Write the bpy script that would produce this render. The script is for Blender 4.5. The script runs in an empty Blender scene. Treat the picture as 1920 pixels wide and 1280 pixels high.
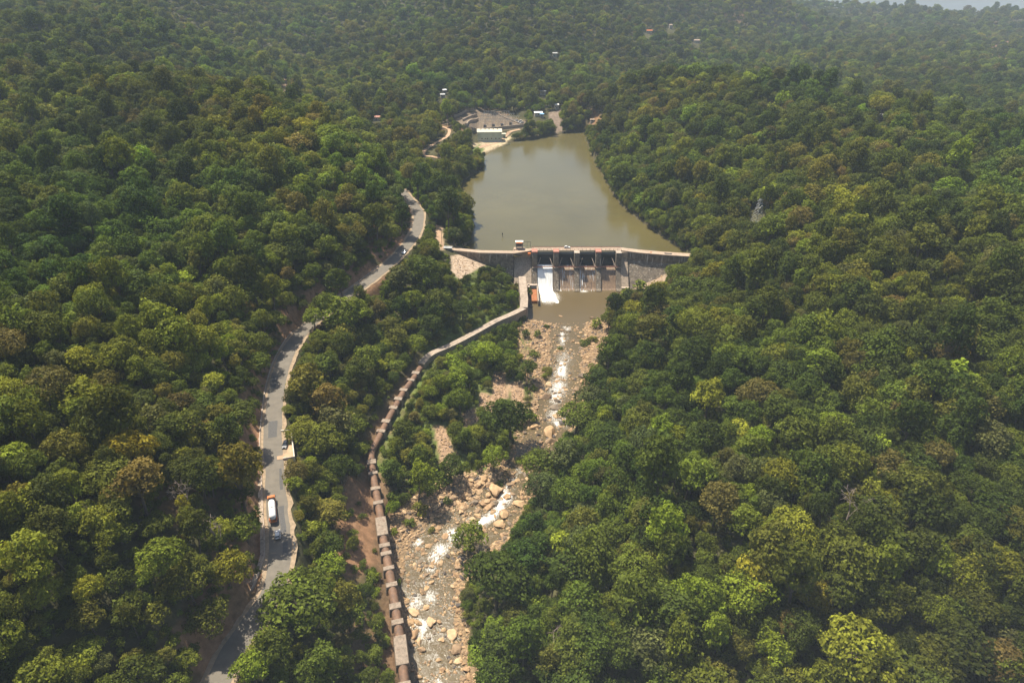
import bpy, bmesh, math, random
import numpy as np
from mathutils import Vector, Matrix
R = random.Random(7)
rng = np.random.default_rng(7)
S = bpy.context.scene
C = S.collection
pi = math.pi

# ------------------------------------------------------------------ camera
F = 1251.0; PITCH = math.radians(29); HC = 175.0
cd = bpy.data.cameras.new('camera'); cam = bpy.data.objects.new('camera', cd); C.objects.link(cam)
cam.location = (0, 0, HC); cam.rotation_euler = (pi/2 - PITCH, 0, 0)
cd.sensor_width = 36; cd.lens = F/1920*36; cd.clip_start = 1; cd.clip_end = 30000
S.camera = cam
# ------------------------------------------------------------------ light
SUN_EL = math.radians(65); SUN_AZ = math.radians(-46)      # azimuth from +Y towards +X
sdir = Vector((math.sin(SUN_AZ)*math.cos(SUN_EL), math.cos(SUN_AZ)*math.cos(SUN_EL), math.sin(SUN_EL)))
w = bpy.data.worlds.new('World'); S.world = w; w.use_nodes = True
nt = w.node_tree; bg = nt.nodes['Background']; bg.inputs['Strength'].default_value = 0.085
sky = nt.nodes.new('ShaderNodeTexSky'); sky.sky_type = 'NISHITA'; sky.sun_disc = False
sky.sun_elevation = SUN_EL; sky.sun_rotation = SUN_AZ; sky.altitude = 600; sky.air_density = 1.2; sky.dust_density = 3.0
nt.links.new(sky.outputs[0], bg.inputs[0])
sl = bpy.data.lights.new('sun', 'SUN'); sl.energy = 4.9; sl.angle = math.radians(0.6); sl.color = (1, .93, .80)
so = bpy.data.objects.new('sun', sl); C.objects.link(so); so.rotation_euler = (-sdir).to_track_quat('-Z', 'Y').to_euler()
so.location = (0, 0, 400)
S.view_settings.view_transform = 'Standard'; S.view_settings.look = 'None'
S.view_settings.exposure = 0.86; S.view_settings.gamma = 1
S.render.engine = 'CYCLES'
cy = S.cycles; cy.max_bounces = 5; cy.diffuse_bounces = 2; cy.glossy_bounces = 2; cy.transmission_bounces = 2
cy.volume_bounces = 1; cy.transparent_max_bounces = 6; cy.use_denoising = True; cy.denoiser = 'OPENIMAGEDENOISE'; cy.denoising_input_passes = 'RGB_ALBEDO_NORMAL'
cy.sample_clamp_indirect = 4; cy.caustics_reflective = False; cy.caustics_refractive = False

# ------------------------------------------------------------------ mapping helpers
sp, cp = math.sin(PITCH), math.cos(PITCH)
def ray(u, v):
    a = (np.asarray(u, float)-960)/F; b = (np.asarray(v, float)-640)/F
    return a, cp - b*sp, -sp - b*cp
def P(u, v, z):                     # ground point seen at (u, v) with height z
    a, y, dz = ray(u, v); t = (z-HC)/dz
    return Vector((float(a*t), float(y*t), float(z)))
def PT(u, v, t):
    a, y, dz = ray(u, v); return Vector((float(a*t), float(y*t), float(HC+dz*t)))
def proj(x, y, z):                  # world -> photo position and depth
    dz = z-HC; d = y*cp - dz*sp; d = np.maximum(d, 1e-3)
    up = y*sp + dz*cp
    return 960+F*x/d, 640-F*up/d, d
def smooth(e0, e1, x):
    t = np.clip((x-e0)/(e1-e0), 0, 1); return t*t*(3-2*t)
def _hash(ix, iy, s):
    n = (ix*374761393 + iy*668265263 + s*1442695041).astype(np.int64) & 0x7fffffff
    n = ((n ^ (n >> 13))*1274126177) & 0x7fffffff
    return ((n ^ (n >> 16)) & 0xffff)/65535.0
def vnoise(x, y, s=0):
    x = np.asarray(x, float); y = np.asarray(y, float)
    ix = np.floor(x).astype(np.int64); iy = np.floor(y).astype(np.int64)
    fx = x-ix; fy = y-iy; fx = fx*fx*(3-2*fx); fy = fy*fy*(3-2*fy)
    return (_hash(ix, iy, s)*(1-fx)+_hash(ix+1, iy, s)*fx)*(1-fy)+(_hash(ix, iy+1, s)*(1-fx)+_hash(ix+1, iy+1, s)*fx)*fy
def fbm(x, y, s=0, o=4):
    r = 0; a = .5
    for k in range(o):
        r = r+a*(vnoise(x*2**k+k*17.3, y*2**k-k*9.1, s+k)-.5); a *= .5
    return r*2
def seg_info(px, py, pts):          # distance to polyline, interpolated z
    best = np.full(px.shape, 1e9); zz = np.zeros(px.shape); side = np.zeros(px.shape)
    for a, b in zip(pts[:-1], pts[1:]):
        dx, dy = b[0]-a[0], b[1]-a[1]; L = dx*dx+dy*dy+1e-9
        t = np.clip(((px-a[0])*dx+(py-a[1])*dy)/L, 0, 1)
        ex = px-a[0]-t*dx; ey = py-a[1]-t*dy; d = np.hypot(ex, ey)
        m = d < best; best = np.where(m, d, best)
        if len(a) > 2: zz = np.where(m, a[2]+t*(b[2]-a[2]), zz)
        side = np.where(m, np.sign(dx*ey-dy*ex), side)
    return best, zz, side
def inside(px, py, poly):
    c = np.zeros(px.shape, bool); n = len(poly)
    for i in range(n):
        x1, y1 = poly[i][:2]; x2, y2 = poly[(i+1) % n][:2]
        if y1 == y2: continue
        m = ((y1 > py) != (y2 > py)) & (px < (x2-x1)*(py-y1)/(y2-y1)+x1); c ^= m
    return c
def sdist(px, py, poly):            # negative inside
    d, _, _ = seg_info(px, py, [p[:2] for p in poly]+[poly[0][:2]])
    return np.where(inside(px, py, poly), -d, d)
def resample(pts, step):
    out = [Vector(pts[0])]
    for a, b in zip(pts[:-1], pts[1:]):
        a = Vector(a); b = Vector(b); n = max(1, int((b-a).length/step))
        for k in range(1, n+1): out.append(a.lerp(b, k/n))
    return out
def catmull(pts, n=8):
    p = [Vector(q) for q in pts]; p = [2*p[0]-p[1]]+p+[2*p[-1]-p[-2]]; out = []
    for i in range(1, len(p)-2):
        for k in range(n):
            t = k/n
            out.append(.5*((2*p[i])+(p[i+1]-p[i-1])*t+(2*p[i-1]-5*p[i]+4*p[i+1]-p[i+2])*t*t+(-p[i-1]+3*p[i]-3*p[i+1]+p[i+2])*t**3))
    out.append(p[-2]); return out

# ------------------------------------------------------------------ the site's plan
WL = 17.5      # reservoir level
DK = 21.0      # dam deck level
lake_px = [(868, 464), (884, 448), (880, 400), (860, 368), (858, 345), (905, 315), (905, 293), (922, 283), (950, 267), (1000, 261), (1050, 251),
           (1085, 247), (1098, 244), (1101, 262), (1115, 300), (1140, 345), (1165, 385), (1200, 412), (1240, 442), (1275, 466), (1292, 474)]
lake = [P(u, v, WL) for u, v in lake_px]
DAM = [(-46, 402), (-38, 399), (-20, 394.5), (1, 393.5), (12, 399), (70, 399), (80, 395), (95, 391.5), (111, 388.5)]
lake_w = [(p.x, p.y) for p in lake]+DAM[::-1][:-1]
def damline(x): return np.interp(x, [q[0] for q in DAM], [q[1] for q in DAM])
road_ctrl = [(700, 330, 30), (745, 352, 32), (768, 376, 33), (785, 400, 33), (778, 438, 32), (745, 480, 30), (700, 520, 28), (650, 556, 27), (600, 592, 26), (562, 628, 25), (538, 664, 24),
             (522, 712, 23), (515, 760, 22), (511, 820, 21), (515, 880, 20), (519, 940, 19), (524, 1000, 18), (524, 1050, 17.5), (512, 1105, 17), (482, 1155, 16), (440, 1215, 15), (405, 1285, 14)]
road = catmull([P(*q) for q in road_ctrl], 6)
d = (road[-1]-road[-2]).normalized(); road.append(road[-1]+d*60)
canal = [P(982, 520, 11), P(985, 560, 8.5), P(982, 578, 8), P(958, 590, 8), P(930, 602, 7.5), P(890, 624, 7), P(850, 645, 6.5), P(808, 664, 6), P(790, 682, 5.5)]
pipe = catmull([P(788, 690, 5), P(774, 712, 4.8), P(757, 735, 4.5), P(741, 763, 4), P(727, 788, 3.5), P(712, 818, 3), P(698, 845, 2.3), P(697, 870, 1.5), P(704, 915, .5), P(712, 960, -.5),
                P(719, 1010, -1.5), P(726, 1050, -2.2), P(735, 1100, -3), P(743, 1150, -4), P(750, 1200, -5), P(756, 1255, -6), P(760, 1300, -6.5)], 5)
# river: v -> rock left, water left, water right, rock right, level
rv = [(540, 985, 1008, 1172, 1185, 0), (575, 978, 990, 1160, 1172, 0), (595, 972, 992, 1128, 1145, 0), (606, 968, 1035, 1092, 1140, -.2), (650, 958, 1038, 1085, 1142, -.8), (700, 985, 1033, 1086, 1108, -1.8), (745, 998, 1018, 1084, 1092, -3.2),
      (790, 985, 1008, 1078, 1084, -4.5), (820, 970, 983, 1050, 1058, -5), (850, 955, 972, 1035, 1045, -5.4), (885, 900, 948, 1018, 1024, -5.9), (910, 822, 930, 1005, 1012, -6.4), (940, 775, 862, 985, 992, -7.4),
      (975, 745, 815, 962, 968, -8.6), (1010, 738, 785, 935, 955, -9.6), (1050, 742, 768, 868, 915, -10.4), (1100, 748, 762, 845, 862, -11.2), (1150, 756, 772, 840, 858, -12), (1200, 766, 778, 850, 872, -12.8), (1290, 768, 775, 866, 895, -13.4), (1450, 770, 778, 880, 900, -14.5)]
RY = []; 
for v, a, b, c, d_, z in rv:
    q = [P(u, v, z) for u in (a, b, c, d_)]; RY.append((q[0].y, q[0].x, q[1].x, q[2].x, q[3].x, z))
RY.sort(); RA = np.array(RY)
def river_at(y):
    return [np.interp(y, RA[:, 0], RA[:, k]) for k in range(1, 6)]

CT = []   # terrain control points
for v, row in {1279: [(0, 145), (200, 158)], 1100: [(0, 155), (220, 168), (380, 183)], 950: [(0, 172), (250, 187), (420, 205)], 800: [(0, 200), (250, 215), (430, 236)],
               650: [(0, 235), (250, 250), (430, 268)], 500: [(0, 290), (200, 300), (400, 318), (560, 335)], 350: [(0, 390), (200, 385), (400, 400), (560, 405), (680, 430)],
               250: [(0, 480), (250, 470), (450, 470)], 150: [(0, 600)], 50: [(0, 850), (250, 880)], -40: [(0, 1180), (250, 1180)]}.items():
    CT += [PT(u, v, t) for u, t in row]
CT += [PT(*q) for q in [(250, 165, 560), (400, 180, 545), (480, 205, 515), (560, 235, 480), (640, 280, 455), (720, 335, 450), (755, 366, 450),
    (540, 215, 780), (540, 150, 930), (620, 225, 750), (700, 228, 690), (760, 290, 600), (400, 100, 1050), (400, 0, 1400), (650, 100, 1120), (650, 0, 1450), (800, 190, 760), (900, 80, 1080), (900, 0, 1250),
    (1000, 190, 810), (1080, 190, 850), (1150, 80, 1180), (1150, 0, 1500), (1300, 60, 1380), (1300, 0, 1700), (1400, 0, 2000), (1450, 60, 1600), (1420, 110, 1250),
    (1130, 200, 745), (1200, 165, 740), (1320, 155, 720), (1450, 168, 690), (1600, 212, 620), (1700, 240, 580), (1920, 262, 540),
    (1300, 300, 540), (1500, 300, 500), (1700, 300, 470), (1900, 300, 480), (1250, 400, 470), (1400, 400, 430), (1600, 400, 390), (1900, 400, 370),
    (1350, 500, 385), (1500, 500, 345), (1700, 500, 320), (1900, 500, 310), (1200, 650, 325), (1400, 650, 300), (1600, 650, 275), (1900, 650, 260),
    (1150, 800, 280), (1300, 800, 262), (1600, 800, 240), (1900, 800, 230), (1060, 950, 240), (1250, 950, 225), (1600, 950, 208), (1900, 950, 205),
    (960, 1100, 216), (1200, 1100, 200), (1600, 1100, 188), (1900, 1100, 190), (940, 1279, 192), (1200, 1279, 180), (1600, 1279, 172), (1900, 1279, 175),
    (1700, 225, 1150), (1850, 235, 1120), (1700, 140, 1420), (1870, 140, 1380), (1550, 120, 1550), (1700, 60, 1850), (1560, 56, 1900), (1870, 62, 1780), (1700, 42, 1930),
    (1780, 6, 2600), (1910, 20, 2500), (1600, -12, 2700), (1400, -30, 2500)]]
CT += [Vector(q) for q in [(560, 800, -25), (400, 850, 5), (500, 950, -20), (700, 900, -45), (300, 900, 15), (330, 1050, 12), (-900, 1500, 190), (-300, 1700, 195), (200, 1750, 185), (600, 1850, 150), (1000, 2300, 5), (1500, 1900, 30), (1500, 900, 0), (900, 400, 40), (500, 250, 35), (400, 60, 20),
    (250, -50, 0), (-30, 40, -18), (-60, -120, -22), (-250, 40, 90), (-400, 250, 110), (-700, 600, 150), (-900, 900, 160), (2600, 3000, 60), (1400, 3500, 90), (0, 3500, 160), (-2000, 2500, 200), (-2000, 0, 150), (2500, 1000, 30), (1500, -200, 20), (0, -800, -20), (-900, -500, 90)]]
CT += [P(*q) for q in [(930, 498, 12.5), (890, 508, 15), (860, 500, 18), (905, 550, 11), (940, 570, 9.5), (870, 600, 10), (800, 540, 20), (780, 600, 14), (840, 470, 20.5), (822, 440, 21), (1290, 490, 18.5), (1245, 524, 8), (1215, 548, 4), (1235, 570, 6), (1180, 555, 1.5),
    (900, 690, 1.5), (860, 760, 0), (820, 840, -1.5), (760, 900, -2), (920, 820, -3.5), (660, 950, 8), (640, 850, 10), (690, 1100, 0), (680, 1200, -1), (610, 1050, 8), (620, 1200, 6), (560, 1250, 8), (640, 750, 14), (640, 650, 17), (700, 620, 14), (720, 560, 20), (600, 870, 14), (840, 330, 22), (830, 400, 23), (800, 300, 24)]]
CT += [P(*q) for q in [(885, 272, 18.3), (945, 268, 18.3), (962, 255, 18.5), (975, 246, 20), (886, 246, 20.5), (940, 242, 21), (985, 240, 22), (895, 232, 24), (960, 232, 24), (845, 228, 27)]]+[Vector(q) for q in [(-45, 822, 33), (-10, 822, 29), (-75, 800, 31), (-60, 870, 40), (-10, 880, 36), (-45, 930, 46), (20, 940, 42), (-100, 870, 42)]]
CT += [Vector((p.x, p.y, p.z-.5)) for p in road[::6]]+[Vector((p.x, p.y, p.z-2)) for p in pipe[::6]]+[Vector((p.x, p.y, p.z-3)) for p in canal]
CT += [Vector((p.x, p.y, WL+1)) for p in lake[1:-1:2]]
CT += [Vector((r[k], r[0], r[5]+.8)) for r in RY[::2] for k in (1, 4)]
cx = np.array([(p.x, p.y) for p in CT]); cz = np.array([p.z for p in CT])
keep = []
for i in range(len(cx)):
    if all(np.hypot(*(cx[i]-cx[j])) > 6 for j in keep): keep.append(i)
cx = cx[keep]; cz = cz[keep]; n = len(cx); RC = 12.0
D = np.sqrt(((cx[:, None]-cx[None])**2).sum(-1)+RC*RC)
A = np.zeros((n+3, n+3)); A[:n, :n] = -D + np.eye(n)*6.0
A[:n, n] = 1; A[:n, n+1:] = cx/100; A[n, :n] = 1; A[n+1:, :n] = cx.T/100
wgt = np.linalg.solve(A, np.concatenate([cz, [0, 0, 0]]))
pad_px = [(884, 272), (897, 282), (905, 288), (925, 279), (950, 263), (962, 252), (972, 240), (955, 236), (935, 246), (888, 250)]
def H_exact(x, y):
    x = np.asarray(x, float); y = np.asarray(y, float); sh = x.shape; x = x.ravel(); y = y.ravel()
    z = np.full(x.shape, wgt[n])+wgt[n+1]*x/100+wgt[n+2]*y/100
    for i in range(n): z -= wgt[i]*np.sqrt((x-cx[i, 0])**2+(y-cx[i, 1])**2+RC*RC)
    rd, rz, rs = seg_info(x, y, road)
    pd_, pz, _ = seg_info(x, y, pipe); cd_, cz_, _ = seg_info(x, y, canal)
    ld = sdist(x, y, lake_w); rl, wl, wr, rr, rz_ = river_at(y)
    rivd = np.maximum(np.maximum(rl-x, x-rr), 0); rivd = np.where((y > 395) | (y < 0), 80, rivd)
    near = np.minimum(np.minimum(rd, pd_), np.minimum(np.minimum(cd_, np.maximum(ld, 0)), rivd))
    far = smooth(15, 110, near); far2 = smooth(500, 1200, y)
    z += far*(6+16*far2)*fbm(x/150, y/150, 3, 4)-far*(7+5*far2)*np.abs(fbm(x/85+3, y/120, 47, 2))*1.6+far*3+(1.0+2.2*far)*fbm(x/34, y/34, 11, 3)+16*far2*fbm(x/420, y/420, 41, 2)
    # keep behind-camera land low enough
    # lake basin
    ld = ld+1.6*fbm(x/9, y/9, 63, 2)*(y > 408)
    up = y > damline(x)
    z = np.where(up & (ld > 0) & ((y > 404) | (x < -40) | (x > 112)), np.maximum(z, WL+.35+.30*np.minimum(ld, 40)+.3*fbm(x/6, y/6, 9, 2)), z)
    z = np.where(up & (ld <= 0), np.minimum(WL+.35+.55*ld, WL-.05+.3*ld), z); z = np.where(up & (ld <= -12), WL-6, z)
    # left bank low land behind powerhouse
    # canal and pipe benches
    wv = 1-smooth(3, 8, cd_); z = z*(1-wv)+wv*(cz_-2.6+np.clip(-1, 0, 0))
    wv = 1-smooth(2.2, 8, pd_); z = z*(1-wv)+wv*(pz-2.0)
    # river bed
    inw = (x > wl-.5) & (x < wr+.5)
    dw = np.maximum(np.maximum(wl-x, x-wr), 0)
    bed = np.where(inw, rz_-.7, rz_-.25+np.minimum(dw*.16, 2.6)) + .55*fbm(x/3.0, y/3.0, 21, 3)
    bank = rz_+1.0+rivd*.62; low = rz_+.7+rivd*.12
    act = (y < 393) & (y > 0)
    z = np.where(act & (rivd <= 0), bed, z)
    z = np.where(act & (rivd > 0) & (rivd < 45), np.where(rivd < 3, bed*(1-rivd/3)+np.clip(z, low, bank)*(rivd/3), np.clip(z, low, bank)), z)
    # level ground round the powerhouse and the switchyard behind it
    wv = 1-smooth(0, 9, np.maximum(np.abs(x+23)-19, np.abs(y-722)-19)); z = z*(1-wv)+wv*np.where((y > 716) & (z < 18), 18.2, 18.2) if True else z
    ys_ = 21.5+np.clip(y-745, 0, 60)*.10; wv = 1-smooth(0, 10, np.maximum(np.abs(x+10)-27, np.abs(y-775)-28)); wv = np.where(y < 745, 0, wv); z = z*(1-wv)+wv*ys_
    # road bench
    wv = 1-smooth(4.6, 9.5, rd); z = z*(1-wv)+wv*(rz-.12)
    # dam footprint kept under the masonry
    z = np.where((y > 381) & (y < 404) & (x > 0) & (x < 74), np.minimum(z, -1.0), z)
    return z.reshape(sh)
def axis(lo, hi, a, b, st, g):
    m = list(np.arange(a, b, st)); s = st; q = b; o = []
    while q < hi: o.append(q); s *= g; q += s
    o.append(hi); s = st; q = a-st; l = []
    while q > lo: l.append(q); s *= g; q -= s
    l.append(lo); return np.array(l[::-1]+m+o)
XS = axis(-5200, 5200, -130, 135, 1.5, 1.03); YS = axis(-3500, 7500, 98, 425, 1.5, 1.0095)
GX, GY = np.meshgrid(XS, YS); GZ = H_exact(GX, GY)
_f = smooth(2750, 3600, GY+.15*np.abs(GX))*smooth(300, 1200, GX+.1*GY); GZ = GZ*(1-_f)+_f*-430
def H(x, y):
    x = np.asarray(x, float); y = np.asarray(y, float)
    i = np.clip(np.searchsorted(XS, x)-1, 0, len(XS)-2); j = np.clip(np.searchsorted(YS, y)-1, 0, len(YS)-2)
    fx = np.clip((x-XS[i])/(XS[i+1]-XS[i]), 0, 1); fy = np.clip((y-YS[j])/(YS[j+1]-YS[j]), 0, 1)
    return (GZ[j, i]*(1-fx)+GZ[j, i+1]*fx)*(1-fy)+(GZ[j+1, i]*(1-fx)+GZ[j+1, i+1]*fx)*fy
def Hs(x, y): return float(H(x, y))
def hit(u, v, off=0.0):             # first point of the ground (+off) along the ray
    a, yy, dz = ray(u, v); t = np.geomspace(90, 4500, 1500)
    m = HC+dz*t - H(a*t, yy*t) - off < 0
    k = int(np.argmax(m)) if m.any() else len(t)-1
    tt = t[k]; x, y = float(a*tt), float(yy*tt); return Vector((x, y, Hs(x, y)))

# ------------------------------------------------------------------ materials
def mat(name, base=None, rough=.8, metal=0.0, var=None, scale=.5, bump=0.0, bscale=None, detail=6, stain=None, coord='Object', spec=.3):
    m = bpy.data.materials.new(name); m.use_nodes = True; t = m.node_tree; b = t.nodes['Principled BSDF']
    b.inputs['Roughness'].default_value = rough; b.inputs['Metallic'].default_value = metal; b.inputs['Specular IOR Level'].default_value = spec
    b.inputs['Base Color'].default_value = (*base, 1)
    tc = t.nodes.new('ShaderNodeTexCoord')
    if var:
        nz = t.nodes.new('ShaderNodeTexNoise'); nz.inputs['Scale'].default_value = scale; nz.inputs['Detail'].default_value = detail; nz.inputs['Roughness'].default_value = .65
        t.links.new(tc.outputs[coord], nz.inputs[0])
        cr = t.nodes.new('ShaderNodeValToRGB'); cr.color_ramp.elements[0].position = .32; cr.color_ramp.elements[1].position = .68
        cr.color_ramp.elements[0].color = (*var, 1); cr.color_ramp.elements[1].color = (*base, 1); t.links.new(nz.outputs[0], cr.inputs[0])
        out = cr.outputs[0]
        if stain:                   # vertical water streaks
            mp = t.nodes.new('ShaderNodeMapping'); mp.inputs['Scale'].default_value = stain[1]; t.links.new(tc.outputs[coord], mp.inputs[0])
            n2 = t.nodes.new('ShaderNodeTexNoise'); n2.inputs['Scale'].default_value = 1; n2.inputs['Detail'].default_value = 4; t.links.new(mp.outputs[0], n2.inputs[0])
            c2 = t.nodes.new('ShaderNodeValToRGB'); c2.color_ramp.elements[0].position = stain[2]; c2.color_ramp.elements[1].position = stain[2]+.14; t.links.new(n2.outputs[0], c2.inputs[0])
            mx = t.nodes.new('ShaderNodeMix'); mx.data_type = 'RGBA'; t.links.new(c2.outputs[0], mx.inputs[0]); t.links.new(out, mx.inputs[6]); mx.inputs[7].default_value = (*stain[0], 1); out = mx.outputs[2]
        t.links.new(out, b.inputs['Base Color'])
        if bump:
            bp = t.nodes.new('ShaderNodeBump'); bp.inputs['Strength'].default_value = bump; bp.inputs['Distance'].default_value = .3
            nb = t.nodes.new('ShaderNodeTexNoise'); nb.inputs['Scale'].default_value = bscale or scale*4; nb.inputs['Detail'].default_value = 5; t.links.new(tc.outputs[coord], nb.inputs[0])
            t.links.new(nb.outputs[0], bp.inputs['Height']); t.links.new(bp.outputs[0], b.inputs['Normal'])
    return m
def attr_mat(name, kind):
    """leaves and stones: colour comes from the 'tint' of the thing and a per-clump tone in the mesh"""
    m = bpy.data.materials.new(name); m.use_nodes = True; t = m.node_tree; b = t.nodes['Principled BSDF']; L = t.links
    ai = t.nodes.new('ShaderNodeAttribute'); ai.attribute_type = 'INSTANCER'; ai.attribute_name = 'tint'
    ac = t.nodes.new('ShaderNodeAttribute'); ac.attribute_type = 'GEOMETRY'; ac.attribute_name = 'tone'
    mx = t.nodes.new('ShaderNodeVectorMath'); mx.operation = 'SCALE'; L.new(ai.outputs['Color'], mx.inputs[0]); L.new(ac.outputs['Fac'], mx.inputs['Scale'])
    col = mx.outputs[0]
    b.inputs['Roughness'].default_value = .7; b.inputs['Specular IOR Level'].default_value = .1
    if kind == 'leaf':
        L.new(col, b.inputs['Base Color'])
        tr = t.nodes.new('ShaderNodeBsdfTranslucent'); hs = t.nodes.new('ShaderNodeMix'); hs.data_type = 'RGBA'; hs.blend_type = 'MULTIPLY'; hs.inputs[0].default_value = 1
        L.new(col, hs.inputs[6]); hs.inputs[7].default_value = (1.35, 1.25, .5, 1); L.new(hs.outputs[2], tr.inputs[0])
        ms = t.nodes.new('ShaderNodeMixShader'); ms.inputs[0].default_value = .3; L.new(b.outputs[0], ms.inputs[1]); L.new(tr.outputs[0], ms.inputs[2]); L.new(ms.outputs[0], t.nodes['Material Output'].inputs[0])
    else:
        tc = t.nodes.new('ShaderNodeTexCoord'); nz = t.nodes.new('ShaderNodeTexNoise'); nz.inputs['Scale'].default_value = 2.2; nz.inputs['Detail'].default_value = 6; L.new(tc.outputs['Object'], nz.inputs[0])
        mr = t.nodes.new('ShaderNodeMapRange'); mr.inputs['From Min'].default_value = .3; mr.inputs['From Max'].default_value = .7; mr.inputs['To Min'].default_value = .7; mr.inputs['To Max'].default_value = 1.15; L.new(nz.outputs[0], mr.inputs[0])
        m2 = t.nodes.new('ShaderNodeVectorMath'); m2.operation = 'SCALE'; L.new(ai.outputs['Color'], m2.inputs[0]); L.new(mr.outputs[0], m2.inputs['Scale']); L.new(m2.outputs[0], b.inputs['Base Color']); b.inputs['Roughness'].default_value = .75
        bp = t.nodes.new('ShaderNodeBump'); bp.inputs['Strength'].default_value = .5; bp.inputs['Distance'].default_value = .15; L.new(nz.outputs[0], bp.inputs['Height']); L.new(bp.outputs[0], b.inputs['Normal'])
    return m
M = {}
M['leaf'] = attr_mat('leaves', 'leaf'); M['stone'] = attr_mat('river_stone', 'stone')
M['bark'] = mat('bark', (.16, .12, .085), .9, var=(.08, .06, .045), scale=3)
M['bare'] = mat('bare_bark', (.30, .24, .19), .9, var=(.17, .13, .10), scale=3)
M['concrete'] = mat('old_concrete', (.42, .33, .24), .9, var=(.27, .21, .15), scale=.9, bump=.4, bscale=3, stain=((.13, .10, .08), (1.6, 1.6, .3), .56))
M['masonry'] = mat('dam_masonry', (.245, .195, .14), .9, var=(.085, .07, .052), scale=.6, bump=.6, bscale=2.5, stain=((.48, .43, .36), (1.2, 1.2, .09), .585))
M['deck'] = mat('deck_concrete', (.42, .31, .215), .85, var=(.27, .20, .145), scale=.5, bump=.2)
M['pale'] = mat('pale_concrete', (.48, .38, .29), .85, var=(.24, .19, .15), scale=.5, bump=.3)
M['white'] = mat('white_paint', (.80, .78, .74), .5, var=(.6, .58, .54), scale=1.5)
M['wetwall'] = mat('wet_chute', (.34, .22, .125), .5, var=(.17, .11, .065), scale=.8, bump=.4, bscale=2, stain=((.08, .055, .04), (1.3, .15, .1), .54), spec=.5)
M['steel'] = mat('dark_gate_steel', (.030, .034, .036), .5, var=(.016, .017, .018), scale=1.0)
M['greybeam'] = mat('grey_beam', (.17, .17, .165), .6, var=(.10, .10, .10), scale=1)
M['rust'] = mat('rusty_pipe', (.22, .122, .07), .7, var=(.115, .07, .045), scale=.7, bump=.2, stain=((.10, .065, .05), (.5, .5, .5), .58))
M['redpaint'] = mat('faded_red_paint', (.42, .17, .115), .7, var=(.28, .14, .10), scale=1)
M['saddle'] = mat('weathered_saddle_concrete', (.33, .255, .19), .9, var=(.17, .135, .10), scale=1.1, bump=.3, stain=((.14, .085, .055), (.7, .7, .3), .58))
M['slab'] = mat('weathered_cover_slab', (.42, .33, .25), .9, var=(.22, .175, .13), scale=.7, bump=.3, stain=((.16, .13, .10), (.35, .35, .35), .57)); M['cream'] = mat('cream_parapet', (.62, .55, .45), .8, var=(.42, .36, .29), scale=1)
M['orange'] = mat('orange_paint', (.56, .17, .04), .5, var=(.42, .12, .03), scale=2)
M['rustchute'] = mat('rust_stained_apron', (.36, .13, .04), .7, var=(.20, .075, .03), scale=.6)
M['galv'] = mat('galvanised_steel', (.42, .42, .40), .45, .4, var=(.30, .30, .29), scale=3)
M['greenwall'] = mat('green_grey_sheet_wall', (.40, .46, .36), .7, var=(.32, .37, .29), scale=.25)
M['roof'] = mat('pale_sheet_roof', (.60, .54, .40), .6, var=(.44, .40, .30), scale=.3)
M['glass'] = mat('dark_glass', (.02, .025, .03), .15, spec=.6)
M['tyre'] = mat('tyre', (.02, .02, .02), .85)
M['black'] = mat('black_paint', (.015, .015, .018), .25, spec=.6)
M['blue'] = mat('blue_sheet', (.16, .36, .58), .6, var=(.22, .42, .62), scale=1)
M['dirt'] = mat('dirt_track', (.46, .31, .19), .95, var=(.33, .21, .13), scale=.4)
M['yard'] = mat('gravel_yard', (.16, .14, .12), .95, var=(.09, .08, .07), scale=.8)

def asphalt():
    m = mat('worn_asphalt', (.165, .142, .110), .85, var=(.122, .106, .084), scale=.35, bump=.15, bscale=6); return m
M['asphalt'] = asphalt()
M['patch'] = mat('fresh_asphalt_patch', (.10, .095, .088), .85, var=(.07, .066, .062), scale=2)
M['shoulder'] = mat('dusty_shoulder', (.36, .26, .17), .95, var=(.20, .15, .09), scale=.8)

def ground_mat():
    m = bpy.data.materials.new('forest_ground'); m.use_nodes = True; t = m.node_tree; b = t.nodes['Principled BSDF']; L = t.links
    b.inputs['Roughness'].default_value = .95; b.inputs['Specular IOR Level'].default_value = .1
    at = t.nodes.new('ShaderNodeAttribute'); at.attribute_name = 'cover'
    tc = t.nodes.new('ShaderNodeTexCoord')
    n1 = t.nodes.new('ShaderNodeTexNoise'); n1.inputs['Scale'].default_value = .45; n1.inputs['Detail'].default_value = 8; n1.inputs['Roughness'].default_value = .7; L.new(tc.outputs['Object'], n1.inputs[0])
    mr = t.nodes.new('ShaderNodeMapRange'); mr.inputs['From Min'].default_value = .3; mr.inputs['From Max'].default_value = .7; mr.inputs['To Min'].default_value = .55; mr.inputs['To Max'].default_value = 1.35; L.new(n1.outputs[0], mr.inputs[0])
    m2 = t.nodes.new('ShaderNodeVectorMath'); m2.operation = 'SCALE'; L.new(at.outputs['Color'], m2.inputs[0]); L.new(mr.outputs[0], m2.inputs['Scale']); L.new(m2.outputs[0], b.inputs['Base Color'])
    bp = t.nodes.new('ShaderNodeBump'); bp.inputs['Strength'].default_value = .8; bp.inputs['Distance'].default_value = .5; L.new(n1.outputs[0], bp.inputs['Height']); L.new(bp.outputs[0], b.inputs['Normal'])
    return m
M['ground'] = ground_mat()

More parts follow.
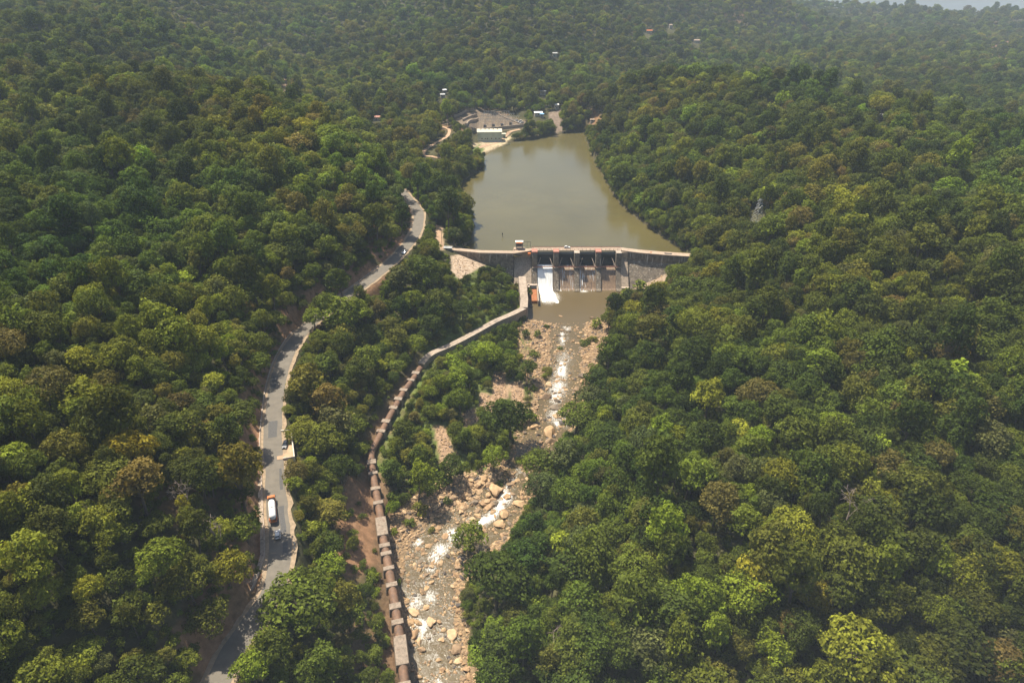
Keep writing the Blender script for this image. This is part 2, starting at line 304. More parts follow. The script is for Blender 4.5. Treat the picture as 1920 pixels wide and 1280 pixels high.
def water_mat(name, col, rough, s1, st, foam=False):
    m = bpy.data.materials.new(name); m.use_nodes = True; t = m.node_tree; b = t.nodes['Principled BSDF']; L = t.links
    b.inputs['Roughness'].default_value = rough; b.inputs['IOR'].default_value = 1.33; b.inputs['Base Color'].default_value = (*col, 1)
    tc = t.nodes.new('ShaderNodeTexCoord'); n1 = t.nodes.new('ShaderNodeTexNoise'); n1.inputs['Scale'].default_value = s1; n1.inputs['Detail'].default_value = 6; n1.inputs['Roughness'].default_value = .6
    L.new(tc.outputs['Object'], n1.inputs[0]); bp = t.nodes.new('ShaderNodeBump'); bp.inputs['Strength'].default_value = st; bp.inputs['Distance'].default_value = .2
    L.new(n1.outputs[0], bp.inputs['Height']); L.new(bp.outputs[0], b.inputs['Normal'])
    n3 = t.nodes.new('ShaderNodeTexNoise'); n3.inputs['Scale'].default_value = .02; n3.inputs['Detail'].default_value = 5; L.new(tc.outputs['Object'], n3.inputs[0])
    mr = t.nodes.new('ShaderNodeMapRange'); mr.inputs['From Min'].default_value = .3; mr.inputs['From Max'].default_value = .7; mr.inputs['To Min'].default_value = .86; mr.inputs['To Max'].default_value = 1.12; L.new(n3.outputs[0], mr.inputs[0])
    m2 = t.nodes.new('ShaderNodeVectorMath'); m2.operation = 'SCALE'; m2.inputs[0].default_value = col; L.new(mr.outputs[0], m2.inputs['Scale']); out = m2.outputs[0]
    if foam:
        at = t.nodes.new('ShaderNodeAttribute'); at.attribute_name = 'foam'
        n2 = t.nodes.new('ShaderNodeTexNoise'); n2.inputs['Scale'].default_value = 1.7; n2.inputs['Detail'].default_value = 8; n2.inputs['Roughness'].default_value = .75; n2.inputs['Distortion'].default_value = .6
        mp = t.nodes.new('ShaderNodeMapping'); mp.inputs['Scale'].default_value = (1.6, .7, 1); L.new(tc.outputs['Object'], mp.inputs[0]); L.new(mp.outputs[0], n2.inputs[0])
        ad = t.nodes.new('ShaderNodeMath'); ad.operation = 'ADD'; L.new(at.outputs['Fac'], ad.inputs[0]); L.new(n2.outputs[0], ad.inputs[1])
        mr2 = t.nodes.new('ShaderNodeMapRange'); mr2.inputs['From Min'].default_value = .86; mr2.inputs['From Max'].default_value = 1.12; L.new(ad.outputs[0], mr2.inputs[0])
        mx = t.nodes.new('ShaderNodeMix'); mx.data_type = 'RGBA'; L.new(mr2.outputs[0], mx.inputs[0]); L.new(out, mx.inputs[6]); mx.inputs[7].default_value = (.82, .80, .74, 1); out = mx.outputs[2]
        mr3 = t.nodes.new('ShaderNodeMapRange'); mr3.inputs['To Min'].default_value = rough; mr3.inputs['To Max'].default_value = .8; L.new(mr2.outputs[0], mr3.inputs[0]); L.new(mr3.outputs[0], b.inputs['Roughness'])
    L.new(out, b.inputs['Base Color'])
    return m
M['lake'] = water_mat('silty_lake_water', (.095, .079, .028), .14, .9, .25)
M['river'] = water_mat('river_water', (.100, .073, .034), .16, 1.6, .55, True)
def fall_mat(name, thr):
    m = bpy.data.materials.new(name); m.use_nodes = True; t = m.node_tree; b = t.nodes['Principled BSDF']; L = t.links
    b.inputs['Base Color'].default_value = (.86, .85, .80, 1); b.inputs['Roughness'].default_value = .7
    tc = t.nodes.new('ShaderNodeTexCoord'); mp = t.nodes.new('ShaderNodeMapping'); mp.inputs['Scale'].default_value = (2.2, .12, .12); L.new(tc.outputs['Object'], mp.inputs[0])
    n1 = t.nodes.new('ShaderNodeTexNoise'); n1.inputs['Scale'].default_value = 1; n1.inputs['Detail'].default_value = 5; L.new(mp.outputs[0], n1.inputs[0])
    cr = t.nodes.new('ShaderNodeValToRGB'); cr.color_ramp.elements[0].position = .3; cr.color_ramp.elements[1].position = .55
    cr.color_ramp.elements[0].color = (.62, .59, .52, 1); cr.color_ramp.elements[1].color = (.86, .85, .80, 1); L.new(n1.outputs[0], cr.inputs[0]); L.new(cr.outputs[0], b.inputs['Base Color'])
    tp = t.nodes.new('ShaderNodeBsdfTransparent'); ms = t.nodes.new('ShaderNodeMixShader'); c2 = t.nodes.new('ShaderNodeValToRGB'); c2.color_ramp.elements[0].position = thr; c2.color_ramp.elements[1].position = thr+.12
    L.new(n1.outputs[0], c2.inputs[0]); L.new(c2.outputs[0], ms.inputs[0]); L.new(tp.outputs[0], ms.inputs[1]); L.new(b.outputs[0], ms.inputs[2]); L.new(ms.outputs[0], t.nodes['Material Output'].inputs[0])
    return m
M['fall'] = fall_mat('white_falling_water', .0); M['trickle'] = fall_mat('trickling_water', .56)

# ------------------------------------------------------------------ object helpers
def tagk(o, label=None, cat=None, group=None, kind=None):
    if label: o['label'] = label
    if cat: o['category'] = cat
    if group: o['group'] = group
    if kind: o['kind'] = kind
    return o
def empty(name, loc, rz=0, label=None, cat=None, group=None):
    o = bpy.data.objects.new(name, None); o.empty_display_size = .5; C.objects.link(o); o.location = loc; o.rotation_euler = (0, 0, rz)
    return tagk(o, label, cat, group)
class MB:
    def __init__(s): s.v = []; s.f = []
    def box(s, c, d, rz=0, top=None, rx=0):
        x, y, z = d[0]/2, d[1]/2, d[2]/2; tx, ty = (top or (1, 1)); b = len(s.v)
        m = Matrix.Translation(c) @ Matrix.Rotation(rz, 4, 'Z') @ Matrix.Rotation(rx, 4, 'X')
        for q in [(-x, -y, -z), (x, -y, -z), (x, y, -z), (-x, y, -z), (-x*tx, -y*ty, z), (x*tx, -y*ty, z), (x*tx, y*ty, z), (-x*tx, y*ty, z)]: s.v.append(m @ Vector(q))
        s.f += [tuple(b+i for i in f) for f in [(0, 3, 2, 1), (4, 5, 6, 7), (0, 1, 5, 4), (1, 2, 6, 5), (2, 3, 7, 6), (3, 0, 4, 7)]]; return s
    def tube(s, pts, r, n=8, cap=True):
        pts = [Vector(p) for p in pts]; rr = r if hasattr(r, '__len__') else [r]*len(pts); b = len(s.v); prev = None
        for i, p in enumerate(pts):
            t = (pts[min(i+1, len(pts)-1)]-pts[max(i-1, 0)]).normalized()
            if prev is None: prev = t.orthogonal().normalized()
            q = (prev-t*prev.dot(t)).normalized(); prev = q; q2 = t.cross(q)
            for k in range(n): s.v.append(p+(q*math.cos(2*pi*k/n)+q2*math.sin(2*pi*k/n))*rr[i])
        for i in range(len(pts)-1):
            for k in range(n): a = b+i*n; s.f.append((a+k, a+(k+1) % n, a+n+(k+1) % n, a+n+k))
        if cap: s.f.append(tuple(b+k for k in range(n))[::-1]); s.f.append(tuple(b+(len(pts)-1)*n+k for k in range(n)))
        return s
    def sweep(s, pts, prof, caps=True):      # prof: (offset to the right of travel, dz) closed loop
        pts = [Vector(p) for p in pts]; b = len(s.v); m = len(prof)
        for i, p in enumerate(pts):
            t = pts[min(i+1, len(pts)-1)]-pts[max(i-1, 0)]; t.z = 0; t.normalize(); r = Vector((t.y, -t.x, 0))
            for a, dz in prof: s.v.append(p+r*a+Vector((0, 0, dz)))
        for i in range(len(pts)-1):
            for k in range(m): a = b+i*m; s.f.append((a+k, a+m+k, a+m+(k+1) % m, a+(k+1) % m))
        if caps: s.f.append(tuple(b+k for k in range(m))); s.f.append(tuple(b+(len(pts)-1)*m+k for k in range(m))[::-1])
        return s
    def prism(s, prof, x0, x1):              # profile (y, z) extruded along x
        b = len(s.v); m = len(prof)
        for x in (x0, x1):
            for y, z in prof: s.v.append(Vector((x, y, z)))
        for k in range(m): s.f.append((b+k, b+(k+1) % m, b+m+(k+1) % m, b+m+k))
        s.f.append(tuple(b+k for k in range(m))[::-1]); s.f.append(tuple(b+m+k for k in range(m))); return s
    def build(s, name, m, parent=None, bevel=0, smooth_=False, origin=None):
        me = bpy.data.meshes.new(name); me.from_pydata([tuple(v) for v in s.v], [], s.f)
        bm = bmesh.new(); bm.from_mesh(me)
        bmesh.ops.recalc_face_normals(bm, faces=bm.faces)
        if bevel: bmesh.ops.bevel(bm, geom=bm.edges[:], offset=bevel, segments=1, affect='EDGES', profile=.5)
        if origin is not None: bmesh.ops.translate(bm, verts=bm.verts[:], vec=-Vector(origin))
        if smooth_:
            for f in bm.faces: f.smooth = True
        bm.to_mesh(me); bm.free(); me.materials.append(m)
        o = bpy.data.objects.new(name, me); C.objects.link(o)
        if origin is not None: o.location = origin
        if parent: o.parent = parent
        return o
def np_mesh(name, v, f, mats, attrs=(), smooth_=False, mi=None):
    me = bpy.data.meshes.new(name); k = f.shape[1]
    me.vertices.add(len(v)); me.vertices.foreach_set('co', np.ascontiguousarray(v, dtype=np.float32).ravel())
    me.loops.add(f.size); me.loops.foreach_set('vertex_index', f.astype(np.int32).ravel())
    me.polygons.add(len(f)); me.polygons.foreach_set('loop_start', np.arange(0, f.size, k, dtype=np.int32)); me.polygons.foreach_set('loop_total', np.full(len(f), k, np.int32))
    if mi is not None: me.polygons.foreach_set('material_index', mi.astype(np.int32))
    if smooth_: me.polygons.foreach_set('use_smooth', np.ones(len(f), bool))
    me.update(); me.validate()
    for nm, ty, dom, dat in attrs:
        a = me.attributes.new(nm, ty, dom); a.data.foreach_set('color' if ty == 'FLOAT_COLOR' else 'vector' if ty == 'FLOAT_VECTOR' else 'value', np.ascontiguousarray(dat).ravel())
    for m in mats: me.materials.append(m)
    return me

# ------------------------------------------------------------------ ground sheet
def cover(x, y, z):
    col = np.zeros((x.size, 4), np.float32); col[:, 3] = 1
    base = np.array([.062, .058, .026]); nz = fbm(x/25, y/25, 31, 3); nz2 = fbm(x/6, y/6, 37, 3)
    col[:, :3] = base*(1+.5*nz[:, None])
    u, v, dd = proj(x, y, z)
    def lay(m, c, k=0):
        m = np.clip(m, 0, 1)[:, None]; col[:, :3] = col[:, :3]*(1-m)+np.array(c)*m
    # sparse hillsides
    for cu, cv, ru, rv_, s in BROWN:
        q = 1.25-np.hypot((u-cu)/ru, (v-cv)/rv_)+.5*nz2; lay(smooth(0, .35, q)*s*(dd < 2000), (.26, .145, .078))
    rd, rz, rs = seg_info(x, y, road)
    lay((1-smooth(8, 15, rd))*smooth(-.3, .25, nz2+.15)*(rs < 0)*(y < 480), (.28, .155, .085))
    pd_, _, _ = seg_info(x, y, pipe); lay((1-smooth(3, 7, pd_))*.7, (.20, .12, .07))
    cd_, _, _ = seg_info(x, y, canal); lay((1-smooth(3, 7, cd_))*.7, (.20, .14, .07))
    rl, wl, wr, rr, rz_ = river_at(y); inb = (y < 392) & (y > 60)
    e = np.minimum(x-rl, rr-x)
    lay(np.where(inb, smooth(-2.5, .8, e+2.5*nz2), 0), (.25, .172, .098))
    lay(np.where(inb, smooth(-.5, .5, np.minimum(x-wl, wr-x)), 0)*.75, (.15, .11, .07))
    ld = sdist(x, y, lake_w); lay(np.where(y > 403, (1-smooth(2.5, 4.5, np.abs(ld))), 0)*.9, (.075, .062, .032))
    for poly, k_ in SCRUBG: lay((1-smooth(-2, 8, sdist(u, v, poly)))*(dd < 600)*np.clip(.75+nz2, 0, 1), (.105, .135, .032))
    for poly in GULLY: lay((1-smooth(-1, 4, sdist(u, v, poly)+4*nz2))*(dd < 600), (.34, .225, .14))
    for poly, c in EARTH:
        dd_ = sdist(u, v, poly); lay((1-smooth(-1, 3, dd_+3*nz2))*(dd < 1600), c)
    return col
SCRUBG = [([(850, 515), (900, 500), (975, 505), (985, 575), (930, 598), (850, 640), (800, 660), (840, 560)], 0), ([(800, 660), (985, 590), (1000, 700), (985, 820), (930, 880), (830, 910), (760, 900), (700, 880), (730, 800)], 0)]
GULLY = [[(924, 700), (945, 698), (952, 745), (926, 752)], [(815, 798), (834, 800), (850, 848), (826, 864)], [(902, 738), (930, 744), (925, 772), (898, 766)], [(838, 862), (858, 846), (850, 880), (835, 890)], [(868, 775), (888, 765), (893, 790), (872, 800)], [(955, 720), (978, 715), (985, 760), (968, 770)]]
BROWN = [(665, 990, 40, 95, .9), (420, 1130, 60, 90, .65), (470, 860, 22, 90, .8), (490, 1010, 18, 50, .8), (690, 520, 45, 30, .7), (560, 600, 40, 30, .8), (800, 980, 60, 60, .4), (720, 430, 40, 50, .6), (1870, 90, 22, 45, .8), (1810, 25, 40, 14, .6), (60, 25, 70, 16, .5), (1380, 30, 30, 14, .4), (1110, 220, 16, 14, .7), (340, 930, 70, 60, .35), (700, 1210, 50, 60, .4), (880, 225, 70, 22, .5)]
EARTH = [([(846, 480), (866, 478), (908, 497), (880, 512), (862, 526), (846, 505)], (.40, .30, .21)),          # stone pitched slope beside the dam
         ([(1180, 505), (1215, 508), (1250, 515), (1252, 535), (1225, 548), (1185, 540)], (.30, .22, .15)),
         ([(884, 272), (897, 288), (925, 281), (950, 266), (962, 252), (945, 262), (900, 268)], (.42, .33, .20)),
         ([(830, 205), (900, 205), (985, 228), (985, 240), (890, 245), (830, 232)], (.17, .13, .09)),
         ([(1030, 210), (1050, 208), (1056, 245), (1042, 250), (1030, 225)], (.20, .15, .11)),
         ([(532, 145), (543, 145), (540, 190), (528, 192)], (.28, .19, .12)),
         ([(885, 282), (900, 272), (906, 280), (898, 290)], (.12, .16, .05)),
         ([(818, 425), (829, 425), (832, 468), (817, 468)], (.42, .30, .19)),
         ([(843, 462), (862, 448), (884, 460), (870, 468)], (.30, .22, .13))]
gv = np.stack([GX.ravel(), GY.ravel(), GZ.ravel()], 1); ny, nx = GX.shape
idx = np.arange(nx*ny).reshape(ny, nx); gf = np.stack([idx[:-1, :-1], idx[:-1, 1:], idx[1:, 1:], idx[1:, :-1]], -1).reshape(-1, 4)
me = np_mesh('ground', gv, gf, [M['ground']], [('cover', 'FLOAT_COLOR', 'POINT', cover(gv[:, 0], gv[:, 1], gv[:, 2]))], True)
ground = bpy.data.objects.new('ground', me); C.objects.link(ground); ground['kind'] = 'structure'

# reservoir sheet
cxl = sum(p.x for p in lake)/len(lake); cyl = sum(p.y for p in lake)/len(lake)
lp = []
for i, p in enumerate(lake):
    a = lake[i-1]; b = lake[(i+1) % len(lake)]; t = Vector((b.x-a.x, b.y-a.y, 0)).normalized(); nrm = Vector((-t.y, t.x, 0))
    lp.append((p.x+nrm.x*5, p.y+nrm.y*5, WL))
lp += [(x, y, WL) for x, y in DAM[::-1][:-1]]
bm = bmesh.new(); vs = [bm.verts.new(q) for q in lp]; bm.faces.new(vs); bmesh.ops.triangulate(bm, faces=bm.faces[:]); bmesh.ops.recalc_face_normals(bm, faces=bm.faces)
if sum(f.normal.z for f in bm.faces) < 0: bmesh.ops.reverse_faces(bm, faces=bm.faces[:])
me = bpy.data.meshes.new('reservoir_water'); bm.to_mesh(me); bm.free(); me.materials.append(M['lake'])
o = bpy.data.objects.new('reservoir_water', me); C.objects.link(o); o['kind'] = 'structure'

# river sheet
ys = np.arange(60, 386, .6); ss = np.linspace(0, 1, 46)
rl, wl, wr, rr, rz_ = river_at(ys)
WX = (wl-3.5)[:, None]+(wr-wl+7)[:, None]*ss[None]; WY = ys[:, None]+0*WX; WX[:, :] += 0
WZ = rz_[:, None]+0*WX
rapids = [(1052, 640, 14, .35), (1058, 672, 26, .55), (1050, 700, 28, .62), (1045, 728, 26, .75), (1042, 745, 18, .8), (1040, 778, 22, .7), (1062, 790, 18, .6), (948, 932, 18, .95), (935, 950, 16, .9), (922, 966, 14, .8), (848, 1002, 18, .9), (826, 1030, 18, .85), (815, 1045, 18, .75),
          (784, 1016, 12, .8), (790, 1050, 20, .4), (780, 1128, 18, .75), (808, 1118, 18, .7), (792, 1172, 16, .85), (805, 1195, 14, .6), (812, 1230, 20, .5), (972, 880, 10, .5), (905, 985, 12, .6), (880, 975, 14, .5), (820, 1078, 26, .4), (1010, 802, 14, .3), (800, 1090, 20, .4)]
uu, vv, dd = proj(WX, WY, WZ); foam = np.full(WX.shape, .18)
for ru, rv_, r, s in rapids: foam = np.maximum(foam,   .18+.40*s*np.exp(-((uu-ru)**2+((vv-rv_)*1.0)**2)/(r*r)))
for pth in ([(1062, 612), (1058, 640), (1055, 680), (1048, 730), (1035, 760), (1045, 792)], [(975, 885), (958, 910), (945, 935), (925, 965), (890, 985), (850, 1005), (825, 1035), (800, 1080), (780, 1125), (795, 1165), (800, 1200), (815, 1245), (820, 1290)]):
    dp = seg_info(uu, vv, pth)[0]; foam = np.maximum(foam, .18+.27*np.exp(-(dp/12)**2)*np.clip(.75+1.8*fbm(WX/3, WY/5, 19, 3), 0, 1.5))
foam = np.where(vv < 612, .0, foam); foam = np.where(WY > 345, 0, foam)
# plunge pool foam below the open bay
df = np.hypot((uu-1030)/32, (vv-558)/19); foam = np.maximum(foam, np.where(vv > 535, .55*np.exp(-df**2*1.0), 0))
df = np.hypot((uu-1095)/14, (vv-546)/4); foam = np.maximum(foam, .5*np.exp(-df**2))
WZ = WZ+.10*fbm(WX/1.2, WY/1.2, 51, 3)*(.3+3*np.clip(foam-.18, 0, 1))+.25*np.clip(foam-.2, 0, 1)*vnoise(WX*1.1, WY*1.1, 77)
wvv = np.stack([WX.ravel(), WY.ravel(), WZ.ravel()], 1); a, b = WX.shape; idx = np.arange(a*b).reshape(a, b)
wf = np.stack([idx[:-1, :-1], idx[:-1, 1:], idx[1:, 1:], idx[1:, :-1]], -1).reshape(-1, 4)
me = np_mesh('river_water', wvv, wf, [M['river']], [('foam', 'FLOAT', 'POINT', foam.ravel())], True)
o = bpy.data.objects.new('river_water', me); C.objects.link(o); o['kind'] = 'structure'

# road, shoulders, dirt tracks
rs_ = [p for p in resample(road, 2.0)]
def strip(name, pts, lo, hi, dz, m, wob=0.0, kind='structure'):
    v = []; f = []
    for i, p in enumerate(pts):
        t = pts[min(i+1, len(pts)-1)]-pts[max(i-1, 0)]; t.z = 0; t.normalize(); r = Vector((t.y, -t.x, 0))
        w1 = wob*(vnoise(p.x/3, p.y/3, 5)-.5); w2 = wob*(vnoise(p.x/3, p.y/3, 6)-.5)
        for k in range(5): q = p+r*(lo+w1+(hi+w2-lo-w1)*k/4); v.append((q.x, q.y, p.z+dz))
    for i in range(len(pts)-1):
        for k in range(4): a = i*5+k; f.append((a, a+1, a+6, a+5))
    me = bpy.data.meshes.new(name); me.from_pydata(v, [], f); me.materials.append(m); o = bpy.data.objects.new(name, me); C.objects.link(o)
    if kind: o['kind'] = kind
    if me.polygons[0].normal.z < 0: me.flip_normals()
    return o
strip('road_shoulder', rs_, -4.7, 4.7, .02, M['shoulder'], 1.4)
strip('road', rs_, -3.3, 3.3, .06, M['asphalt'], .5)
# patches of newer asphalt
def along(d):
    L = 0
    for a, b in zip(rs_[:-1], rs_[1:]):
        q = (b-a).length
        if L+q > d: return a.lerp(b, (d-L)/q), (b-a).normalized()
        L += q
    return rs_[-1], (rs_[-1]-rs_[-2]).normalized()
def road_at(v):
    best = min(rs_, key=lambda p: abs(proj(p.x, p.y, p.z)[1]-v)); i = rs_.index(best); t = (rs_[min(i+1, len(rs_)-1)]-rs_[i-1]).normalized(); return best, t, i
for v0, v1, a, b in [(790, 806, -1.6, 1.6), (880, 912, -2.4, -1.4), (948, 990, -2.1, -.4), (1016, 1036, -2.2, -.8), (700, 716, .5, 2.6)]:
    i0 = road_at(v0)[2]; i1 = road_at(v1)[2]; i0, i1 = min(i0, i1), max(i0, i1)+1
    o = strip('road_patch', rs_[i0:i1+1], a, b, .066, M['patch'], .3)
def ground_path(name, px, w, m, dz=.12):
    pts = [hit(u, v) for u, v in px]; pts = catmull(pts, 6); pts = resample(pts, 1.5)
    v = []; f = []
    for i, p in enumerate(pts):
        t = pts[min(i+1, len(pts)-1)]-pts[max(i-1, 0)]; t.z = 0; t.normalize(); r = Vector((t.y, -t.x, 0)); ww = w*(.85+.3*vnoise(p.x/4, p.y/4, 3))
        for k in range(5): q = p+r*ww*(k/4-.5); v.append((q.x, q.y, Hs(q.x, q.y)+dz))
    for i in range(len(pts)-1):
        for k in range(4): a = i*5+k; f.append((a, a+1, a+6, a+5))
    me = bpy.data.meshes.new(name); me.from_pydata(v, [], f); me.materials.append(m); o = bpy.data.objects.new(name, me); C.objects.link(o); o['kind'] = 'structure'
    if me.polygons[0].normal.z < 0: me.flip_normals()
    return o
ground_path('dirt_track', [(852, 298), (820, 297), (797, 292), (796, 283), (815, 270), (838, 256), (842, 244), (830, 238)], 3.4, M['dirt'])
ground_path('dirt_track', [(898, 278), (925, 271), (945, 258), (958, 247), (975, 243)], 3.6, M['dirt'])
ground_path('footpath', [(832, 468), (826, 455), (823, 440), (822, 424)], 3.2, M['dirt'])

# ------------------------------------------------------------------ the dam
dam = empty('dam', (40, 390, 0), 0, 'old brown masonry dam with four gate bays and a pale walkway, between two wooded banks', 'dam')
def part(mb, name, m, root, **k):
    o = mb.build(name, m, None, **k); o.parent = root
    rz = root.rotation_euler.z; o.matrix_parent_inverse = (Matrix.Translation(root.location) @ Matrix.Rotation(rz, 4, 'Z')).inverted(); return o
def V3(pts, z): return [Vector((x, y, z)) for x, y in pts]
PX = [14.2, 27.7, 40.7, 54.2, 66.9]
prof_wing = [(-2.4, 0), (2.4, 0), (2.4, -5), (14, -20), (14, -24), (-2.4, -24)]
prof_left = [(-2.4, 0), (2.4, 0), (2.9, -9.5), (7, -14), (-2.4, -14)]
part(MB().sweep(V3(DAM[:4], DK-.6), prof_left), 'wing_wall', M['masonry'], dam)
part(MB().sweep(V3([(68.3, 399)]+DAM[6:], DK-.6), prof_wing), 'wing_wall', M['masonry'], dam)
part(MB().prism([(401.2, DK-.6), (396.6, DK-.6), (396.6, 16.2), (380.6, .5), (380.6, -3), (401.2, -3)], 1.2, 12.3), 'abutment_block', M['concrete'], dam)
part(MB().prism([(401.2, 20.2), (394.8, 20.2), (394.8, 16.5), (381.6, 2.3), (381.6, -3), (401.2, -3)], 68.6, 73.0), 'abutment_block', M['concrete'], dam)
part(MB().box((70.9, 380.9, 2.15), (4.8, 2.0, .6)).box((70.9, 380.9, .2), (4.4, 1.4, 3.3)), 'toe_ledge', M['pale'], dam)
ogee = [(394.5, 11.6), (393.3, 11.9), (392, 11.7), (390.4, 10.7), (388.8, 8.9), (386.8, 6.2), (384.6, 3.2), (382.8, 1.0), (381.3, -.3), (380.6, -3)]
for i in range(4):
    x0, x1 = PX[i]+1.6, PX[i+1]-1.6
    part(MB().prism(ogee+[(401, -3), (401, 11.6)], x0, x1), 'spillway_chute', M['wetwall'], dam)
    # radial gate: curved skin, ribs and arms
    g = MB(); pts = [(394.6+.9*math.sin(a*pi/8)-.0, 11.9+a*.93) for a in range(9)]
    g.prism(pts+[(y+.35, z) for y, z in pts[::-1]], x0+.05, x1-.05); go = part(g, 'sluice_gate', M['steel'], dam)
    r = MB()
    for k in range(1, 7): q = pts[k]; r.box(((x0+x1)/2, q[0]-.15, q[1]), (x1-x0-.3, .25, .14))
    ro = part(r, 'gate_rib', M['greybeam'] if False else M['steel'], dam)
    for s_, px_ in ((1, x0), (-1, x1)):
        part(MB().tube([(px_+s_*.25, 389.6, 12.9), (px_+s_*2.3, 394.4, 17.0)], .17, 5).tube([(px_+s_*.25, 389.6, 12.9), (px_+s_*1.6, 394.4, 13.5)], .13, 5), 'gate_arm', M['pale'], dam)
    part(MB().box(((x0+x1)/2, 396.3, 19.35), (x1-x0, .7, 1.2)), 'hoist_beam', M['greybeam'], dam)
for i, x in enumerate(PX):
    part(MB().prism([(401.2, 20.9), (391.2, 20.9), (390.4, 19), (390.0, 12.1), (388.9, 10.8), (386.6, 7.6), (384, 4.1), (381.5, 1.2), (379.9, .4), (379.9, -3), (401.2, -3)], x-1.6, x+1.6), 'pier', M['masonry'], dam)
    if i in (0, 1, 3):
        part(MB().box((x, 394.0, 21.5), (3.6, 5.4, 1.1)), 'hoist_housing', M['redpaint'], dam, bevel=.06)
    else:
        part(MB().box((x, 393.0, 21.15), (3.4, 4.4, .5)), 'pier_cap', M['pale'], dam, bevel=.06)
    part(MB().box((x, 389.6, 12.15), (3.0, 1.1, .35)), 'beam_pad', M['pale'], dam)
part(MB().box((40.5, 389.7, 12.6), (53.6, .35, .5)), 'footbridge_beam', M['redpaint'], dam)
part(MB().box((40.5, 390.3, 12.5), (53.0, .8, .12)), 'footbridge_plank', M['steel'], dam)
part(MB().sweep(V3([(14, 399), (69, 399), (80, 395), (95, 391.5), (112, 388.4)], DK), [(-2.6, 0), (2.6, 0), (2.6, -.6), (-2.6, -.6)]), 'walkway_slab', M['deck'], dam)
part(MB().sweep(V3([(-46, 402), (-38, 399), (-20, 394.5), (1, 393.5), (13.97, 399)], DK), [(-2.1, 0), (2.1, 0), (2.1, -.6), (-2.1, -.6)]), 'walkway_slab', M['deck'], dam)
def railing(pts, off, name, m, h=1.1, st=1.8, rails=2, r=.05):
    mb = MB(); pp = resample([Vector((x, y, DK)) for x, y in pts], st); top = []
    for i, p in enumerate(pp):
        t = (pp[min(i+1, len(pp)-1)]-pp[max(i-1, 0)]).normalized(); q = p+Vector((t.y, -t.x, 0))*off; mb.box(q+Vector((0, 0, h/2)), (2*r, 2*r, h)); top.append(q)
    for k in range(rails): mb.tube([q+Vector((0, 0, h*(k+1)/rails-.04)) for q in top], r*.8, 4)
    return part(mb, name, m, dam)
railing([(13, 399), (70, 399)], -2.45, 'railing', M['greybeam']); railing([(15, 399), (69, 399)], 2.45, 'railing', M['steel'], st=2.4, r=.07)
part(MB().box((41, 401.5, DK+.13), (57, .3, .26)), 'kerb', M['redpaint'], dam)
part(MB().box((10.9, 393.6, 19.6), (1.9, 1.6, 1.5)).box((10.9, 394.9, 18.9), (1.4, 1.6, .2)), 'control_cabinet', M['orange'], dam, bevel=.08)
for (x, w_) in ((87.2, 1.0), (97.5, 4.6)):
    y = float(damline(np.array(x))); part(MB().box((x, y-.3, DK+.04), (w_, 1.7, .09), rz=-.22), 'deck_hatch', M['rustchute'] if w_ < 2 else M['steel'], dam)
for k, (x0, x1, z) in enumerate([(73.2, 88, 3.6), (73.2, 85, 2.4), (82, 96, 6.0), (82, 90, 4.9)]):
    y = 385.2-k*.1-(x0-73)*.12+(z-3)*.8; part(MB().box(((x0+x1)/2, y, z-1), (x1-x0, 1.0, 2.2), rz=-.13), 'stepped_footing', M['pale'], dam)
part(MB().box((95.5, 373.5, 2.6), (15, .8, 3.2), rz=-.5), 'stone_footing_wall', M['masonry'], dam)

# falling water
def fall(x0, x1, name, m, lift, label, group=None, wob=.12, y1=380.2):
    xs = np.arange(x0, x1+.01, .35); pr = [(y, z) for y, z in ogee[:-1]]; pr = [(393.9, 12.3)]+pr[1:-1]+[(381.2, .1), (y1, -.25)]
    # refine
    pp = resample([Vector((0, y, z)) for y, z in pr], .7); v = []
    for i, p in enumerate(pp):
        for x in xs: e = lift+wob*vnoise(x*2.2, i*.25, 91)+.35*max(0, (i/len(pp))-.55)*vnoise(x*1.5, i*.6, 92); v.append((x, p.y-e*.75, p.z+e*.6))
    a, b = len(pp), len(xs); idx = np.arange(a*b).reshape(a, b); f = np.stack([idx[:-1, :-1], idx[:-1, 1:], idx[1:, 1:], idx[1:, :-1]], -1).reshape(-1, 4)
    me = np_mesh(name, np.array(v), f, [m], (), True); o = bpy.data.objects.new(name, me); C.objects.link(o); tagk(o, label, 'waterfall', group); return o
fall(16.1, 25.7, 'waterfall', M['fall'], .45, 'broad white sheet of water pouring through the open left bay of the dam')
fall(29.6, 38.9, 'waterfall', M['trickle'], .10, 'faint leaking streaks of water in the second dam bay from the left', wob=.04)
fall(42.6, 47.4, 'waterfall', M['trickle'], .14, 'thin white stream falling in the third dam bay from the left', wob=.05)
fall(48.4, 52.3, 'waterfall', M['trickle'], .08, 'brownish trickle beside the thin white stream in the third dam bay', wob=.03)
# churned water thrown up below the open bay
v = []; n1, n2 = 46, 40
for i in range(n1):
    for j in range(n2):
        a = i/(n1-1); b_ = j/(n2-1); y = 383.2-a*(17+9*vnoise(b_*5, 3, 9)); half = 5.0+a*2.4+2.6*a*(vnoise(a*4, b_*2, 8)-.3); x = 21.2+a*2.6+(b_-.5)*2*half
        e = (1-a)**1.6*1.5*math.sin(pi*b_)**.5+.7*(1-a)*(vnoise(x*1.1, y*1.1, 61)-.25)+.3*(vnoise(x*2.6, y*2.6, 62)-.5); edge = min(1, 6*b_, 6*(1-b_), 4*(1-a)+.0)
        v.append((x, y, -.35+.25+e*edge-(1-edge)*.4))
idx = np.arange(n1*n2).reshape(n1, n2); f = np.stack([idx[:-1, :-1], idx[:-1, 1:], idx[1:, 1:], idx[1:, :-1]], -1).reshape(-1, 4)
M['froth'] = mat('churned_white_water', (.86, .85, .80), .8, var=(.62, .58, .48), scale=1.2, bump=.4, bscale=3)
